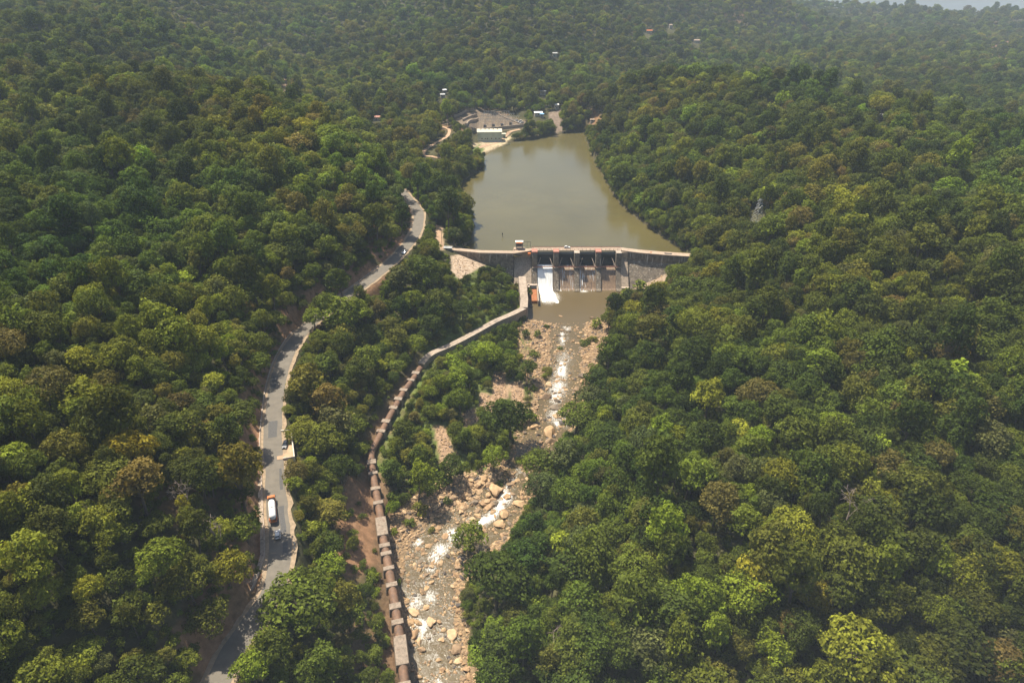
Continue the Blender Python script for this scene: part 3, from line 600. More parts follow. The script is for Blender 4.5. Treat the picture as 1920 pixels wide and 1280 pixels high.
o = bpy.data.objects.new('white_water', np_mesh('white_water', np.array(v)[:, [0, 1, 2]], f[:, ::-1], [M['froth']], (), True)); C.objects.link(o); o['kind'] = 'stuff'
tagk(o, 'brilliant white churned foam where the fall hits the brown pool', 'foam')

# rust-stained apron, its side wall and the left training wall with the flume
ap = empty('outlet_channel', (13.5, 371, 0), 0, 'rust stained outlet channel with brown side wall left of the white waterfall', 'channel')
part(MB().box((13.6, 371, .8), (3.4, 16, 2.2), rx=.02), 'channel_floor', M['rustchute'], ap)
part(MB().box((15.75, 371.6, 1.1), (.7, 24, 4.4)), 'side_wall', M['concrete'], ap)
part(MB().box((13.6, 380.3, 2.3), (3.6, 2.2, 1.2)), 'channel_mouth', M['steel'], ap)
part(MB().box((12.6, 382.3, 3.4), (6.4, 2.4, .6)).box((10.4, 380.6, 1.2), (1.2, 4, 5)), 'head_wall', M['pale'], ap)
tw = resample([P(979, 518, 11.2), P(981, 540, 10), P(983, 560, 9), P(982, 576, 8.4)], 3)
fl = empty('flume', canal[3], 0, 'long pale concrete flume wall curving from the dam pool to the rusty pipe', 'channel')
part(MB().sweep(tw, [(-2.2, 0), (2.2, 0), (2.4, -9), (-2.4, -9)]), 'training_wall', M['slab'], fl)
cc = catmull([canal[2]+Vector((0, 0, .0))]+canal[3:], 5)
part(MB().sweep(cc, [(-1.7, 0), (1.9, 0), (2.0, -4.2), (-1.9, -4.2)]), 'channel_wall', M['concrete'], fl)
part(MB().sweep([q+Vector((0, 0, .004)) for q in cc], [(-1.9, 0), (2.0, 0), (2.0, .25), (-1.9, .25)]), 'cover_slab', M['slab'], fl)
part(MB().sweep([q+Vector((0, 0, .25)) for q in cc], [(-1.95, 0), (-1.6, 0), (-1.6, .3), (-1.95, .3)]), 'kerb', M['pale'], fl)

# the pipeline
pl = empty('pipeline', pipe[len(pipe)//2], 0, 'thick rusty brown pipeline on grey concrete saddles running along the left river bank', 'pipe')
pr_ = resample(pipe, 1.2)
part(MB().tube(pr_, 1.45, 20), 'pipe', M['rust'], pl, smooth_=True)
for v, L, nm in [(702, 2.4, 0), (716, 1.6, 0), (737, 2.0, 0), (752, 2.2, 0), (769, 2.2, 0), (793, 2.4, 0), (812, 2, 0), (870, 2.6, 0), (892, 1.7, 0), (918, 1.8, 0), (944, 1.8, 0), (990, 8.6, 1), (1028, 1.8, 0), (1044, 1.7, 0), (1074, 1.7, 0), (1104, 1.8, 0), (1136, 2.2, 0), (1167, 1.9, 0), (1225, 9.5, 1), (1290, 3, 0)]:
    i = min(range(len(pr_)), key=lambda k: abs(proj(pr_[k].x, pr_[k].y, pr_[k].z)[1]-v)); p = pr_[i]; t = (pr_[min(i+1, len(pr_)-1)]-pr_[i-1]); rz = math.atan2(t.y, t.x)-pi/2; ti = math.atan2(t.z, math.hypot(t.x, t.y))
    w_ = 4.3 if not nm else 4.4
    part(MB().box(p+Vector((0, 0, -.55)), (w_, L, 4.4), rz=rz, rx=ti, top=(.86, 1)), 'concrete_saddle' if not nm else 'concrete_block', M['saddle'], pl, bevel=.12)
# pipe support strip
for s_ in (1,):
    pass

# roadside drain wall, kerb posts
def off_line(i0, i1, off, dz=0):
    out = []
    for i in range(i0, i1+1):
        p = rs_[i]; t = rs_[min(i+1, len(rs_)-1)]-rs_[max(i-1, 0)]; t.z = 0; t.normalize(); out.append(p+Vector((t.y, -t.x, 0))*(off)+Vector((0, 0, dz)))
    return out
i0 = road_at(620)[2]; i1 = road_at(1030)[2]; i2 = road_at(1275)[2]; i3 = road_at(500)[2]; i4 = road_at(560)[2]
a = off_line(i0, i1, 4.6); b = [off_line(i, i, 4.6+min(5.2, (i-i1)*.22)*math.exp(-max(0, i-i1-30)/14.))[0] for i in range(i1+1, i2+12)]
dr = empty('drain_wall', a[len(a)//2], 0, 'low pale stone drain wall following the left edge of the road', 'wall')
part(MB().sweep(a+b, [(-.18, -.6), (-.18, .42), (.18, .42), (.18, -.6)]), 'wall', M['pale'], dr)
part(MB().sweep([q+Vector((0, 0, .03)) for q in [*off_line(i0, i1, 5.35)]+[off_line(i, i, 5.35+min(5.2, (i-i1)*.22)*math.exp(-max(0, i-i1-30)/14.))[0] for i in range(i1+1, i2+12)]], [(-.5, -.4), (-.5, .06), (.5, .06), (.5, -.4)]), 'gutter', M['concrete'], dr)
e2 = empty('drain_wall', off_line(i3, i4, 4.6)[0], 0, 'short pale drain wall at the foot of the red cutting on the upper road', 'wall')
part(MB().sweep(off_line(i3, i4, 4.7), [(-.18, -.6), (-.18, .4), (.18, .4), (.18, -.6)]), 'wall', M['pale'], e2)
mp = None
for k, v in enumerate([1024, 1033]):
    p, t, i = road_at(v); q = off_line(i, i, -4.3)[0]
    mb = MB().box((0, 0, .5), (.35, .35, 1.0), top=(.8, .8)); root = empty('marker_post', (q.x, q.y, q.z), 0, ['white roadside marker post right of the hatchback, the farther of the pair', 'white roadside marker post right of the hatchback, the nearer of the pair'][k], 'post', 'white posts at the road edge')
    a_ = mb.build('post', M['white'], root); MB().box((0, 0, 1.02), (.3, .3, .1)).build('cap', M['black'], root)

# walled lay-by
yd = empty('walled_yard', (0, 0, 0), 0, 'low white parapet wall enclosing a small parking yard right of the road', 'wall')
Q = [P(527, 809, 21), P(546, 809, 21), P(552, 858, 20.5), P(531, 861, 20.5)]; yd.location = Q[1]
part(MB().sweep(Q, [(-.2, -2.5), (-.2, .7), (.2, .7), (.2, -2.5)]), 'parapet', M['cream'], yd)
fm = MB(); fq = [(Q[0].x-2.2, Q[0].y), (Q[3].x-2.2, Q[3].y), (Q[2].x, Q[2].y), (Q[1].x, Q[1].y)]; fm.v = [Vector((x, y, z)) for z in (20.45, 15.5) for x, y in fq]; fm.f = [(0, 1, 2, 3), (7, 6, 5, 4), (0, 4, 5, 1), (1, 5, 6, 2), (2, 6, 7, 3), (3, 7, 4, 0)]
part(fm, 'yard_floor', M['dirt'], yd)

# ------------------------------------------------------------------ vehicles
def wheel(root, x, y, r, w_, z=None):
    o = MB().tube([(-w_/2, 0, 0), (w_/2, 0, 0)], r, 16).build('wheel', M['tyre'], root); o.location = (x, y, z or r)
    MB().tube([(-w_/2-.02, 0, 0), (w_/2+.02, 0, 0)], r*.55, 12).build('rim', M['galv'], o); return o
def make_car(name, label, cat, paint, loc, rz, tall=1.5, L=4.0, wd=1.72, back=True, group=None):
    root = empty(name, loc, rz, label, cat, group); h = L/2
    # body runs along y, nose at +y
    low = MB(); pr1 = [(-h, .35), (-h, .85), (-h+.1, .95), (h-1.15, .98), (h-.15, .80), (h, .62), (h, .35), (h-.2, .22), (-h+.2, .22)]; low.prism(pr1, -wd/2, wd/2); low.build('body', paint, root, bevel=.06)
    rf = tall; g0 = -h+.12 if back else -h+.75
    gl = MB(); b0 = [(-wd/2+.06, g0, .96), (wd/2-.06, g0, .96), (wd/2-.06, h-1.05, .99), (-wd/2+.06, h-1.05, .99)]; t0 = [(-wd/2+.26, g0+.3, rf-.06), (wd/2-.26, g0+.3, rf-.06), (wd/2-.26, h-1.95, rf-.06), (-wd/2+.26, h-1.95, rf-.06)]
    gl.v = [Vector(q) for q in b0+t0]; gl.f = [(0, 3, 2, 1), (4, 5, 6, 7), (0, 1, 5, 4), (1, 2, 6, 5), (2, 3, 7, 6), (3, 0, 4, 7)]; gl.build('window', M['glass'], root)
    MB().box((0, (g0+.3+h-1.95)/2, rf), (wd-.5, h-1.95-g0-.2, .12)).build('roof', paint, root, bevel=.04)
    pm = MB()
    for s_ in (-1, 1):
        for (y0, z0, y1, z1) in ((g0+.02, .96, g0+.3, rf-.03), (h-1.03, .98, h-1.93, rf-.03), ((g0+h-1.4)/2, .96, (g0+h-1.4)/2, rf-.03)):
            MB().tube([(s_*(wd/2-.05), y0, z0), (s_*(wd/2-.25), y1, z1)], .05, 5).build('pillar', paint, root)
    for s_ in (-1, 1):
        MB().box((s_*(wd/2-.25), h-.02, .68), (.36, .14, .16)).build('headlight', M['white'], root)
        MB().box((s_*(wd/2-.2), -h+.0, .8), (.28, .12, .22)).build('tail_light', M['redpaint'], root)
        MB().box((s_*(wd/2+.1), h-1.25, 1.0), (.2, .14, .14)).build('mirror', paint, root)
        for y in (h-.8, -h+.75): wheel(root, s_*(wd/2-.1), y, .31, .2)
    MB().box((0, h+.03, .42), (wd-.2, .12, .2)).build('bumper', M['black'], root); MB().box((0, -h-.03, .42), (wd-.2, .12, .2)).build('bumper', M['black'], root)
    return root
def road_pose(u, v, flip):
    p, t, i = road_at(v); a_, y_, dz_ = ray(u, v); z = p.z+.07; tt = (z-HC)/dz_; q = Vector((float(a_*tt), float(y_*tt), z)); t = t if flip else -t; return q, math.atan2(t.y, t.x)-pi/2
q, rz = road_pose(521, 1004, False)
make_car('hatchback', 'small white hatchback on the road just behind the tanker truck', 'car', M['white'], q, rz, L=3.9)
q, rz = road_pose(758, 475, True)
make_car('hatchback', 'white car on the upper road bend, half beside trees, left of the dam', 'car', M['white'], q, rz, L=3.8)
q = P(535, 836, 20.5); make_car('parked_car', 'black car with pale front parked inside the low white walled yard', 'car', M['black'], (q.x, q.y, 20.46), pi+.1, L=3.9, tall=1.6)
make_car('parked_car', 'tiny white car parked sideways on the dam walkway above the gates', 'car', M['white'], (35.1, 400.2, DK+.02), -pi/2, L=3.7, wd=1.5, tall=1.42)
# tanker truck
q, rz = road_pose(512, 960, False)
tk = empty('tanker_truck', q, rz, 'tanker truck with long white tank and orange cab driving up the road', 'truck')
tb = lambda mb, nm, m, par=tk, **k: mb.build(nm, m, par, **k)
tb(MB().box((0, -.3, .95), (1.0, 10.6, .35)), 'chassis', M['orange'])
cabm = MB().prism([(3.75, .75), (5.55, .75), (5.62, 1.7), (5.35, 2.95), (3.75, 3.0)], -1.22, 1.22); cab = tb(cabm, 'cab', M['orange'], bevel=.1)
MB().prism([(5.66, 1.85), (5.42, 2.75), (5.36, 2.75), (5.6, 1.85)], -1.05, 1.05).build('windscreen', M['glass'], cab)
for s_ in (-1, 1): MB().box((s_*1.23, 4.75, 2.2), (.06, .9, .75)).build('window', M['glass'], cab); MB().box((s_*1.4, 5.4, 2.1), (.12, .2, .5)).build('mirror', M['black'], cab)
MB().box((0, 5.72, .8), (2.3, .2, .4)).build('bumper', M['black'], cab); MB().box((0, 4.3, 3.12), (1.9, .9, .22)).build('roof_rack', M['orange'], cab)
tb(MB().box((0, 3.3, 2.0), (2.2, .5, 1.9)), 'equipment_locker', M['black'], bevel=.05)
tn = MB(); ys_ = [-5.45, -5.35, -5.05, -4.5, -2, 1, 2.2, 2.75, 2.98, 3.02]; rr_ = [.25, .6, .98, 1.12, 1.12, 1.12, 1.12, .98, .6, .25]
tank = tb(MB().tube([(0, y, 2.25) for y in ys_], rr_, 24), 'tank', M['white'], smooth_=True)
MB().tube([(0, -1, 3.3), (0, -1, 3.55)], .4, 12).build('hatch', M['galv'], tank)
for y in (-4, -2.2, -.4, 1.4): MB().tube([(0, y-.04, 2.25), (0, y+.04, 2.25)], 1.15, 24).build('band', M['white'], tank)
for s_ in (-1, 1):
    tb(MB().box((s_*1.12, -1.2, 1.25), (.16, 7.8, .5)).box((s_*1.1, -4.6, 1.05), (.4, 1.4, .2)), 'side_rail', M['orange'])
    tb(MB().box((s_*.95, -5.62, 1.1), (.35, .1, .3)), 'tail_light', M['redpaint'])
    for y in (4.7, -2.7, -4.1): wheel(tk, s_*1.0, y, .52, .45 if y < 0 else .3)
    tb(MB().box((s_*1.05, 1.4, .9), (.5, 1.5, .6)), 'fuel_tank', M['greybeam'], bevel=.06)
tb(MB().box((0, -5.6, .85), (2.2, .15, .3)), 'rear_bumper', M['orange'])

# ------------------------------------------------------------------ small structures on and by the dam
gh = empty('gate_house', (4.6, 399.6, DK), 0, 'small grey gate house with white and orange roof beside the dam walkway', 'hut')
gb = lambda mb, nm, m, par=gh, **k: mb.build(nm, m, par, **k)
gb(MB().box((0, 0, -1.5), (8.5, 5.2, 3.2), top=(.8, .8)), 'plinth', M['deck'])
wl_ = gb(MB().box((0, 0, 2.9), (4.4, 3.4, 2.6)), 'wall', M['greybeam'])
gb(MB().box((-1.95, -1.5, .85), (.35, .35, 1.7)).box((1.95, -1.5, .85), (.35, .35, 1.7)).box((-1.95, 1.5, .85), (.35, .35, 1.7)).box((1.95, 1.5, .85), (.35, .35, 1.7)), 'stilt', M['concrete'])
MB().box((0, -1.74, 3.1), (2.8, .06, 1.0)).build('window', M['glass'], wl_)
rf = gb(MB().box((0, .7, 4.5), (5.0, 3.0, .25), rx=.0), 'roof', M['white'], bevel=.03); MB().box((0, -1.45, 4.42), (4.0, 1.2, .6), rx=.3).build('awning', M['orange'], rf)
gt = empty('hoist_frame', (9.6, 400.6, DK), 0, 'dark steel hoist frame standing on the walkway right of the gate house', 'frame')
for x in (-2.6, 0, 2.2): MB().box((x, 0, 2.0), (.16, .16, 4.0)).build('post', M['steel'], gt)
MB().box((-.2, 0, 4.05), (5.0, .16, .16)).build('crossbeam', M['steel'], gt); MB().box((-.2, 0, 1.6), (4.8, .1, .1)).build('brace', M['steel'], gt)
sh = empty('shed', P(840, 470, 20.6), -.1, 'low grey corrugated shed at the left end of the dam walkway', 'shed')
MB().box((0, 0, 1.1), (5.0, 2.4, 2.2)).build('wall', M['greybeam'], sh); MB().box((0, 0, 2.3), (5.5, 3.0, .14), rx=.1).build('roof', M['galv'], sh); MB().box((-.6, -1.24, .9), (1.0, .07, 1.8)).build('door', M['black'], sh)
def pole(loc, h, label, r=.16, arm=True, grp=None):
    root = empty('utility_pole', loc, .3, label, 'pole', grp); MB().tube([(0, 0, -.5), (0, 0, h)], [r, r*.6], 7).build('post', M['steel'], root)
    if arm: MB().box((0, 0, h-.7), (2.0, .12, .12)).build('crossarm', M['steel'], root); MB().box((.8, 0, h-.5), (.14, .14, .3)).build('insulator', M['white'], root); MB().box((-.8, 0, h-.5), (.14, .14, .3)).build('insulator', M['white'], root)
    return root
q = P(829, 466, 20.8); pole(q, 13, 'tall dark utility pole at the left end of the dam')
q = P(942, 444, WL); mk = empty('water_gauge', (q.x, q.y, WL-1), 0, 'short dark gauge post sticking out of the brown reservoir', 'post')
MB().tube([(0, 0, -5), (0, 0, 3.6)], .16, 6).build('post', M['steel'], mk); MB().box((0, -.1, 3.2), (.7, .1, 1.1)).build('board', M['steel'], mk)
# yellow boom by the shore
q = P(874, 464, 18.5); o = MB().tube([(-3.2, 1.9, .9), (-1, .5, .5), (2.2, -1.3, .1)], .16, 6).build('boom', mat('yellow_paint', (.6, .42, .04), .5), None); o.location = (q.x, q.y, q.z+.3); tagk(o, 'thin yellow boom lying on the bank behind the left dam walkway', 'pipe')

# ------------------------------------------------------------------ powerhouse and its yard
pb = P(917.5, 266, 18.3); pb.y += 7
ph = empty('powerhouse', pb, math.radians(3), 'long grey green powerhouse with a pale sheet roof on the reservoir shore', 'building')
pbx = lambda mb, nm, m, par=ph, **k: mb.build(nm, m, par, **k)
wall = pbx(MB().box((0, 0, 4.4), (25.5, 14, 11.2)), 'wall', M['greenwall'])
pbx(MB().box((0, -7.15, -.1), (26, .5, 1.2)), 'base_course', M['white'])
rf = pbx(MB().prism([(-7.5, 10.0), (0, 12.0), (7.5, 10.0), (7.5, 9.85), (0, 11.8), (-7.5, 9.85)], -13.2, 13.2), 'roof', M['roof'])
for x in (-9, -4.6, -.3, 4, 8.5): MB().box((x, -1.4, 11.8), (1.2, 1.0, .6)).build('vent', M['concrete'], rf)
for x, z in ((-8, 3.2), (-4.5, 3.2), (-2.3, 3.2), (2, 3.2), (6.5, 3.2), (10, 3.2)):
    wn = pbx(MB().box((x, -7.04, z), (1.1, .1, 1.2)), 'window', M['glass']); MB().box((x, -7.1, z-.7), (1.4, .2, .12)).build('sill', M['white'], wn)
pbx(MB().box((11.3, -7.05, 1.8), (1.6, .1, 3.2)), 'door', M['galv'])
pbx(MB().box((-10, -7.1, 2.4), (5, .12, .3)), 'pipe_run', M['white'])
q = P(944, 258, 18.6); an = empty('annex', (q.x, q.y+2, q.z), .05, 'small flat roofed green annex at the right end of the powerhouse', 'building')
MB().box((0, 0, 1.6), (4.6, 5, 3.8)).build('wall', M['greenwall'], an); MB().box((0, 0, 3.65), (5.2, 5.8, .3)).build('roof', M['roof'], an); MB().box((.6, -2.54, 1.0), (1.1, .08, 2.0)).build('door', M['black'], an)
def cabin(u, v, w_, dp, h, label, roofm, name='hut', wallm=None, rz=0.0, cat='house', lift=0.0):
    q = hit(u, v); r = empty(name, (q.x, q.y, q.z+lift), rz, label, cat)
    wl2 = MB().box((0, 0, h/2-2), (w_, dp, h+4)).build('wall', wallm or M['cream'], r)
    MB().prism([(-dp/2-.6, h-.1), (0, h+dp*.22), (dp/2+.6, h-.1), (dp/2+.6, h-.3), (0, h+dp*.22-.25), (-dp/2-.6, h-.3)], -w_/2-.5, w_/2+.5).build('roof', roofm, r)
    MB().box((0, -dp/2-.04, 1.0), (1.1, .08, 2.0)).build('door', M['black'], r)
    for x in (-w_*.3, w_*.3): MB().box((x, -dp/2-.04, h*.55), (1.1, .08, 1.0)).build('window', M['glass'], r)
    return r
HUTS = [(1009, 218, 9, 5, 3, 'long hut with white and blue sheet roof above the reservoir head', M['white'], .1, 3), (1016, 220, 4, 3, 2.6, 'small blue roofed lean-to beside the white roofed hut', M['blue'], 0, 3), (1043, 205, 4.5, 4, 4.5, 'narrow two storey white hut on the bare slope above the far shore', M['white'], .3, 2),
        (833, 177, 4.5, 4, 3.5, 'upper of two small white huts among trees far left of the powerhouse', M['white'], .5, 8), (830, 184, 5, 4, 3, 'lower of two small white huts among trees far left of the powerhouse', M['galv'], .2, 8), (1018, 178, 8, 4, 3, 'pale roofed house half hidden in forest above the blue roofed hut', M['galv'], 0, 9),
        (707, 227, 9, 5, 3, 'red and white roofed house in trees on the far left shore', M['redpaint'], 0, 6), (1217, 63, 11, 6, 3.5, 'long white house with orange roof in the far upper forest', M['orange'], 0, 8), (1257, 55, 6, 6, 7, 'tall pale tower house in the far upper forest', M['deck'], 0, 8), (1306, 81, 12, 6, 4, 'low pale house in far forest, right of the tower house', M['deck'], 0, 8),
        (1650, 226, 5, 4, 4, 'white hut peeking over the right ridge', M['white'], .4, 9), (1110, 231, 4, 3, 2, 'tiny pale hut at the river mouth behind the reservoir', M['deck'], 0, 3), (1040, 107, 7, 5, 4, 'small grey roofed house in forest high above the powerhouse', M['galv'], 0, 9)]
for u, v, w_, dp, h, lb, rm, rz, lf in HUTS: cabin(u, v, w_, dp, h, lb, rm, rz=rz, lift=min(lf, 3)*.4)
for i, (u, v, rz) in enumerate([(968, 228, .3), (975, 229, .2), (978, 232, .5)]):
    q = hit(u, v+1); make_car('van', ['white van at the left end of three beside the switchyard', 'white van in the middle of three beside the switchyard', 'white van at the right end of three beside the switchyard'][i], 'van', M['white'], (q.x, q.y, q.z+.3), rz+pi/2, L=4.8, tall=2.1, group='vans beside the switchyard')
# terraces and switchyard
ret = [((846, 222), (888, 208), 3.0, 'long grey terrace wall, lowest left of the switchyard'), ((852, 214), (888, 206), 2.6, 'grey terrace wall, middle left of the switchyard'), ((884, 246), (985, 238), 3.4, 'long grey retaining wall between powerhouse and switchyard'),
       ((872, 236), (896, 226), 2.6, 'short terrace wall behind the powerhouse left end'), ((868, 228), (894, 218), 2.6, 'upper short terrace wall left of the switchyard'), ((920, 210), (972, 232), 1.4, 'slanting pale wall along the upper edge of the switchyard'), ((865, 208), (885, 203), 2.4, 'topmost short terrace wall left of the switchyard')]
for (a, b, h, lb) in ret:
    pa, pb_ = hit(*a), hit(*b); pp = resample([pa, pb_], 3); pp = [Vector((p.x, p.y, Hs(p.x, p.y)+h*.45)) for p in pp]
    o = MB().sweep(pp, [(-.5, -h), (-.5, h*.5), (.5, h*.5), (.5, -h)]).build('retaining_wall', M['concrete'], None, origin=pp[0]); tagk(o, lb, 'wall')
ga = None; k = 0
for row, (v, n_) in enumerate([(238, 6), (233, 6), (228, 5), (223, 4)]):
    for j in range(n_):
        u = 903+j*12.5+row*3; q = hit(u, v)
        if ga is None:
            ga = empty('steel_gantry', q, 0); 
            for x in (-3.2, 3.2):
                MB().box((x-.25, 0, 4), (.12, .12, 9)).box((x+.25, 0, 4), (.12, .12, 9)).box((x, 0, 2), (.5, .08, .08)).box((x, 0, 5), (.5, .08, .08)).build('column', M['galv'], ga)
            MB().box((0, 0, 8.5), (7, .14, .3)).box((0, 0, 7.9), (7, .1, .1)).build('crossbeam', M['galv'], ga)
            for x in (-2, 0, 2): MB().tube([(x, 0, 7.8), (x, 0, 6.4)], .16, 6).build('insulator', M['white'], ga)
            g_ = ga
        else:
            g_ = ga.copy(); C.objects.link(g_)
            for ch in ga.children: c2 = ch.copy(); C.objects.link(c2); c2.parent = g_
            g_.location = q
        tagk(g_, 'galvanised switchyard gantry, %s from the left in the %s row behind the powerhouse' % (['first', 'second', 'third', 'fourth', 'fifth', 'last'][j], ['front', 'second', 'third', 'back'][row]), 'gantry', 'gantries in the switchyard'); k += 1
tr0 = None
for j, (u, v) in enumerate([(909, 240), (925, 239), (941, 237), (957, 235)]):
    q = hit(u, v)
    if tr0 is None:
        tr0 = empty('transformer', q, 0); MB().box((0, 0, 1.6), (2.6, 2.0, 3.0)).build('body', M['greybeam'], tr0, bevel=.08); MB().box((1.7, 0, 1.5), (.7, 1.8, 2.4)).build('radiator', M['galv'], tr0)
        for x in (-.8, 0, .8): MB().tube([(x, 0, 3.0), (x, 0, 4.2)], [.18, .1], 6).build('bushing', M['orange'], tr0)
        g_ = tr0
    else:
        g_ = tr0.copy(); C.objects.link(g_)
        for ch in tr0.children: c2 = ch.copy(); C.objects.link(c2); c2.parent = g_
        g_.location = q
    tagk(g_, 'grey transformer behind the powerhouse, %s of four' % ['leftmost', 'second from left', 'third from left', 'rightmost'][j], 'transformer', 'transformers in the switchyard')
# lattice tower on the right slope
q = hit(1417, 425); lt = empty('lattice_tower', q, .4, 'pale steel lattice tower rising out of the forest right of the dam', 'tower'); mb = MB(); Ht = 17
wdt = lambda z: 2.6*(1-z/Ht)+.5
for sx in (-1, 1):
    for sy in (-1, 1): mb.tube([(sx*wdt(0), sy*wdt(0), -1), (sx*wdt(Ht), sy*wdt(Ht), Ht)], .1, 4)
for k in range(9):
    z0 = k*Ht/9; z1 = (k+1)*Ht/9; a, b = wdt(z0), wdt(z1)
    for s_ in (-1, 1): mb.tube([(-a, s_*a, z0), (b, s_*b, z1)], .055, 4); mb.tube([(s_*a, -a, z0), (s_*b, b, z1)], .055, 4); mb.tube([(a, s_*a, z0), (-b, s_*b, z1)], .055, 4)
mb.build('lattice_frame', M['galv'], lt)
for z, L in ((11.5, 3.2), (13.8, 2.8), (16, 2.3)): MB().tube([(-L, 0, z), (0, 0, z+.7), (L, 0, z)], .12, 4).tube([(-L, 0, z), (L, 0, z)], .1, 4).build('crossarm', M['galv'], lt)

# ------------------------------------------------------------------ plants: meshes
def leaf_quads(c, nrm, size, g):
    n = len(c); r = g.normal(size=(n, 3)); t1 = np.cross(nrm, r); t1 /= np.linalg.norm(t1, axis=1)[:, None]+1e-6; t2 = np.cross(nrm, t1)
    a = t1*size[:, None]*g.uniform(.55, .8, n)[:, None]; b = t2*size[:, None]*g.uniform(.35, .6, n)[:, None]
    dr = nrm*size[:, None]*-.12
    v = np.stack([c-a+dr, c-b, c+a+dr, c+b], 1).reshape(-1, 3); return v, np.arange(4*n).reshape(n, 4)
def crown_data(Rr, Hh, nc, leaf, seed, cover_=1.5, droop=.25, holes=0.0, zc=None, lob=.34):
    """leaf clumps spread over an uneven dome of radius Rr and height Hh whose middle is at zc"""
    g = np.random.default_rng(seed); V = []; Fc = []; T = []; off = 0; cl = []
    asym = g.uniform(-.18, .18, 2)*Rr; ph = g.uniform(0, 6.3, 3)
    for k in range(nc):
        a = k*2.39996+g.uniform(-.4, .4); q = (k+.5)/nc; el = math.asin(np.clip(1-1.25*q, -.35, 1)); rad = g.uniform(.58, .86)*(1+.16*math.sin(2*a+ph[0])+.10*math.sin(3*a+ph[1]))
        p = np.array([math.cos(a)*math.cos(el)*Rr*rad+asym[0], math.sin(a)*math.cos(el)*Rr*rad+asym[1], zc+math.sin(el)*Hh*.5*g.uniform(.75, 1.12)]); r = Rr*g.uniform(lob*.75, lob*1.25)
        cl.append((p, r))
    for k in range(max(2, nc//4)): cl.append((np.array([g.uniform(-.3, .3)*Rr, g.uniform(-.3, .3)*Rr, zc+g.uniform(-.1, .25)*Hh]), Rr*.4))
    for k, (p, r) in enumerate(cl):
        n = int(cover_*2*pi*r*r*1.25/(leaf*leaf*.9)); d = g.normal(size=(n, 3)); d[:, 2] = d[:, 2]+.35; d /= np.linalg.norm(d, axis=1)[:, None]
        bump = 1+.16*np.sin(d[:, 0]*5+k)+.14*np.sin(d[:, 1]*6+2*k)+.1*np.sin(d[:, 2]*7+k)
        c = p+d*(r*bump*g.uniform(.78, 1.06, n))[:, None]*np.array([1, 1, .78]); ok = np.ones(n, bool)
        for j, (p2, r2) in enumerate(cl):
            if j != k: ok &= np.linalg.norm((c-p2)/np.array([1, 1, .78]), axis=1) > r2*.72
        if holes: ok &= g.uniform(size=n) > holes
        c = c[ok]; d = d[ok]; nr = d*.75+g.normal(size=d.shape)*.42+np.array([0, 0, .25]); nr /= np.linalg.norm(nr, axis=1)[:, None]
        sz = leaf*g.uniform(.5, 1.45, len(c)); v, f = leaf_quads(c, nr, sz, g); V.append(v); Fc.append(f+off); off += len(v)
        T.append(np.repeat(np.clip(g.normal(1, .17)+g.normal(0, .20, len(c)), .45, 1.8), 4))
    return np.concatenate(V), np.concatenate(Fc), np.concatenate(T), cl
def tubes_np(segs, n=5):
    V = []; Fc = []; off = 0
    for a, b, r0, r1 in segs:
        a = np.array(a, float); b = np.array(b, float); t = b-a; L = np.linalg.norm(t)+1e-6; t /= L; q = np.cross(t, [0.3, .9, .1]); q /= np.linalg.norm(q)+1e-6; q2 = np.cross(t, q)
        an = np.arange(n)*2*pi/n; ring = np.outer(np.cos(an), q)+np.outer(np.sin(an), q2); V.append(np.concatenate([a+ring*r0, b+ring*r1])); k = np.arange(n)
        Fc.append(np.stack([k, (k+1) % n, n+(k+1) % n, n+k], 1)+off); off += 2*n
    return np.concatenate(V), np.concatenate(Fc)
def trunk_segs(cl, zc, Hh, Rr, g):
    base = np.array([0, 0, -1.5]); fork = np.array([g.uniform(-.3, .3), g.uniform(-.3, .3), zc-Hh*.42]); tr = max(.16, Rr*.055); segs = [(base, fork, tr*1.35, tr)]
    for p, r in cl[::2][:9]: mid = fork*.55+p*.45+np.array([0, 0, .3]); segs += [(fork, mid, tr*.6, tr*.4), (mid, p, tr*.4, tr*.15)]
    return segs
def bare_segs(seed, h=8.0, spread=4.5, depth=4):
    g = np.random.default_rng(seed); out = []
    def rec(p, d, L, r, k):
        q = p+d*L; out.append((p, q, r, r*.68))
        if k == 0: return
        for _ in range(g.integers(2, 4) if k > 1 else 3):
            nd = d+g.normal(size=3)*.55; nd[2] += .12; nd /= np.linalg.norm(nd); rec(q, nd, L*g.uniform(.6, .82), r*.62, k-1)
    rec(np.array([0, 0, -1.0]), np.array([.05, 0, 1.0]), h*.36, .24, depth); return out
TREES = []      # (crown mesh, trunk mesh, joined mesh, Rr nominal, height)
specs = [  # Rr, crown height, clumps, leaf, cover, holes, centre height
    (5.2, 6.5, 20, .50, 1.35, 0, 7.5), (5.6, 6.0, 26, .48, 1.3, 0, 7.5), (4.6, 7.5, 18, .52, 1.35, .0, 8.2), (5.0, 5.5, 15, .55, 1.2, .08, 7.2), (6.0, 6.2, 32, .50, 1.2, .0, 7.8),
    (4.4, 6.2, 14, .46, 1.3, .05, 7.0), (5.2, 7.5, 24, .44, 1.1, .15, 8.0), (4.8, 5.2, 12, .60, 1.15, .12, 7.0), (5.4, 7.0, 28, .46, 1.25, 0, 8.0), (3.8, 8.4, 18, .48, 1.3, 0, 8.4)]
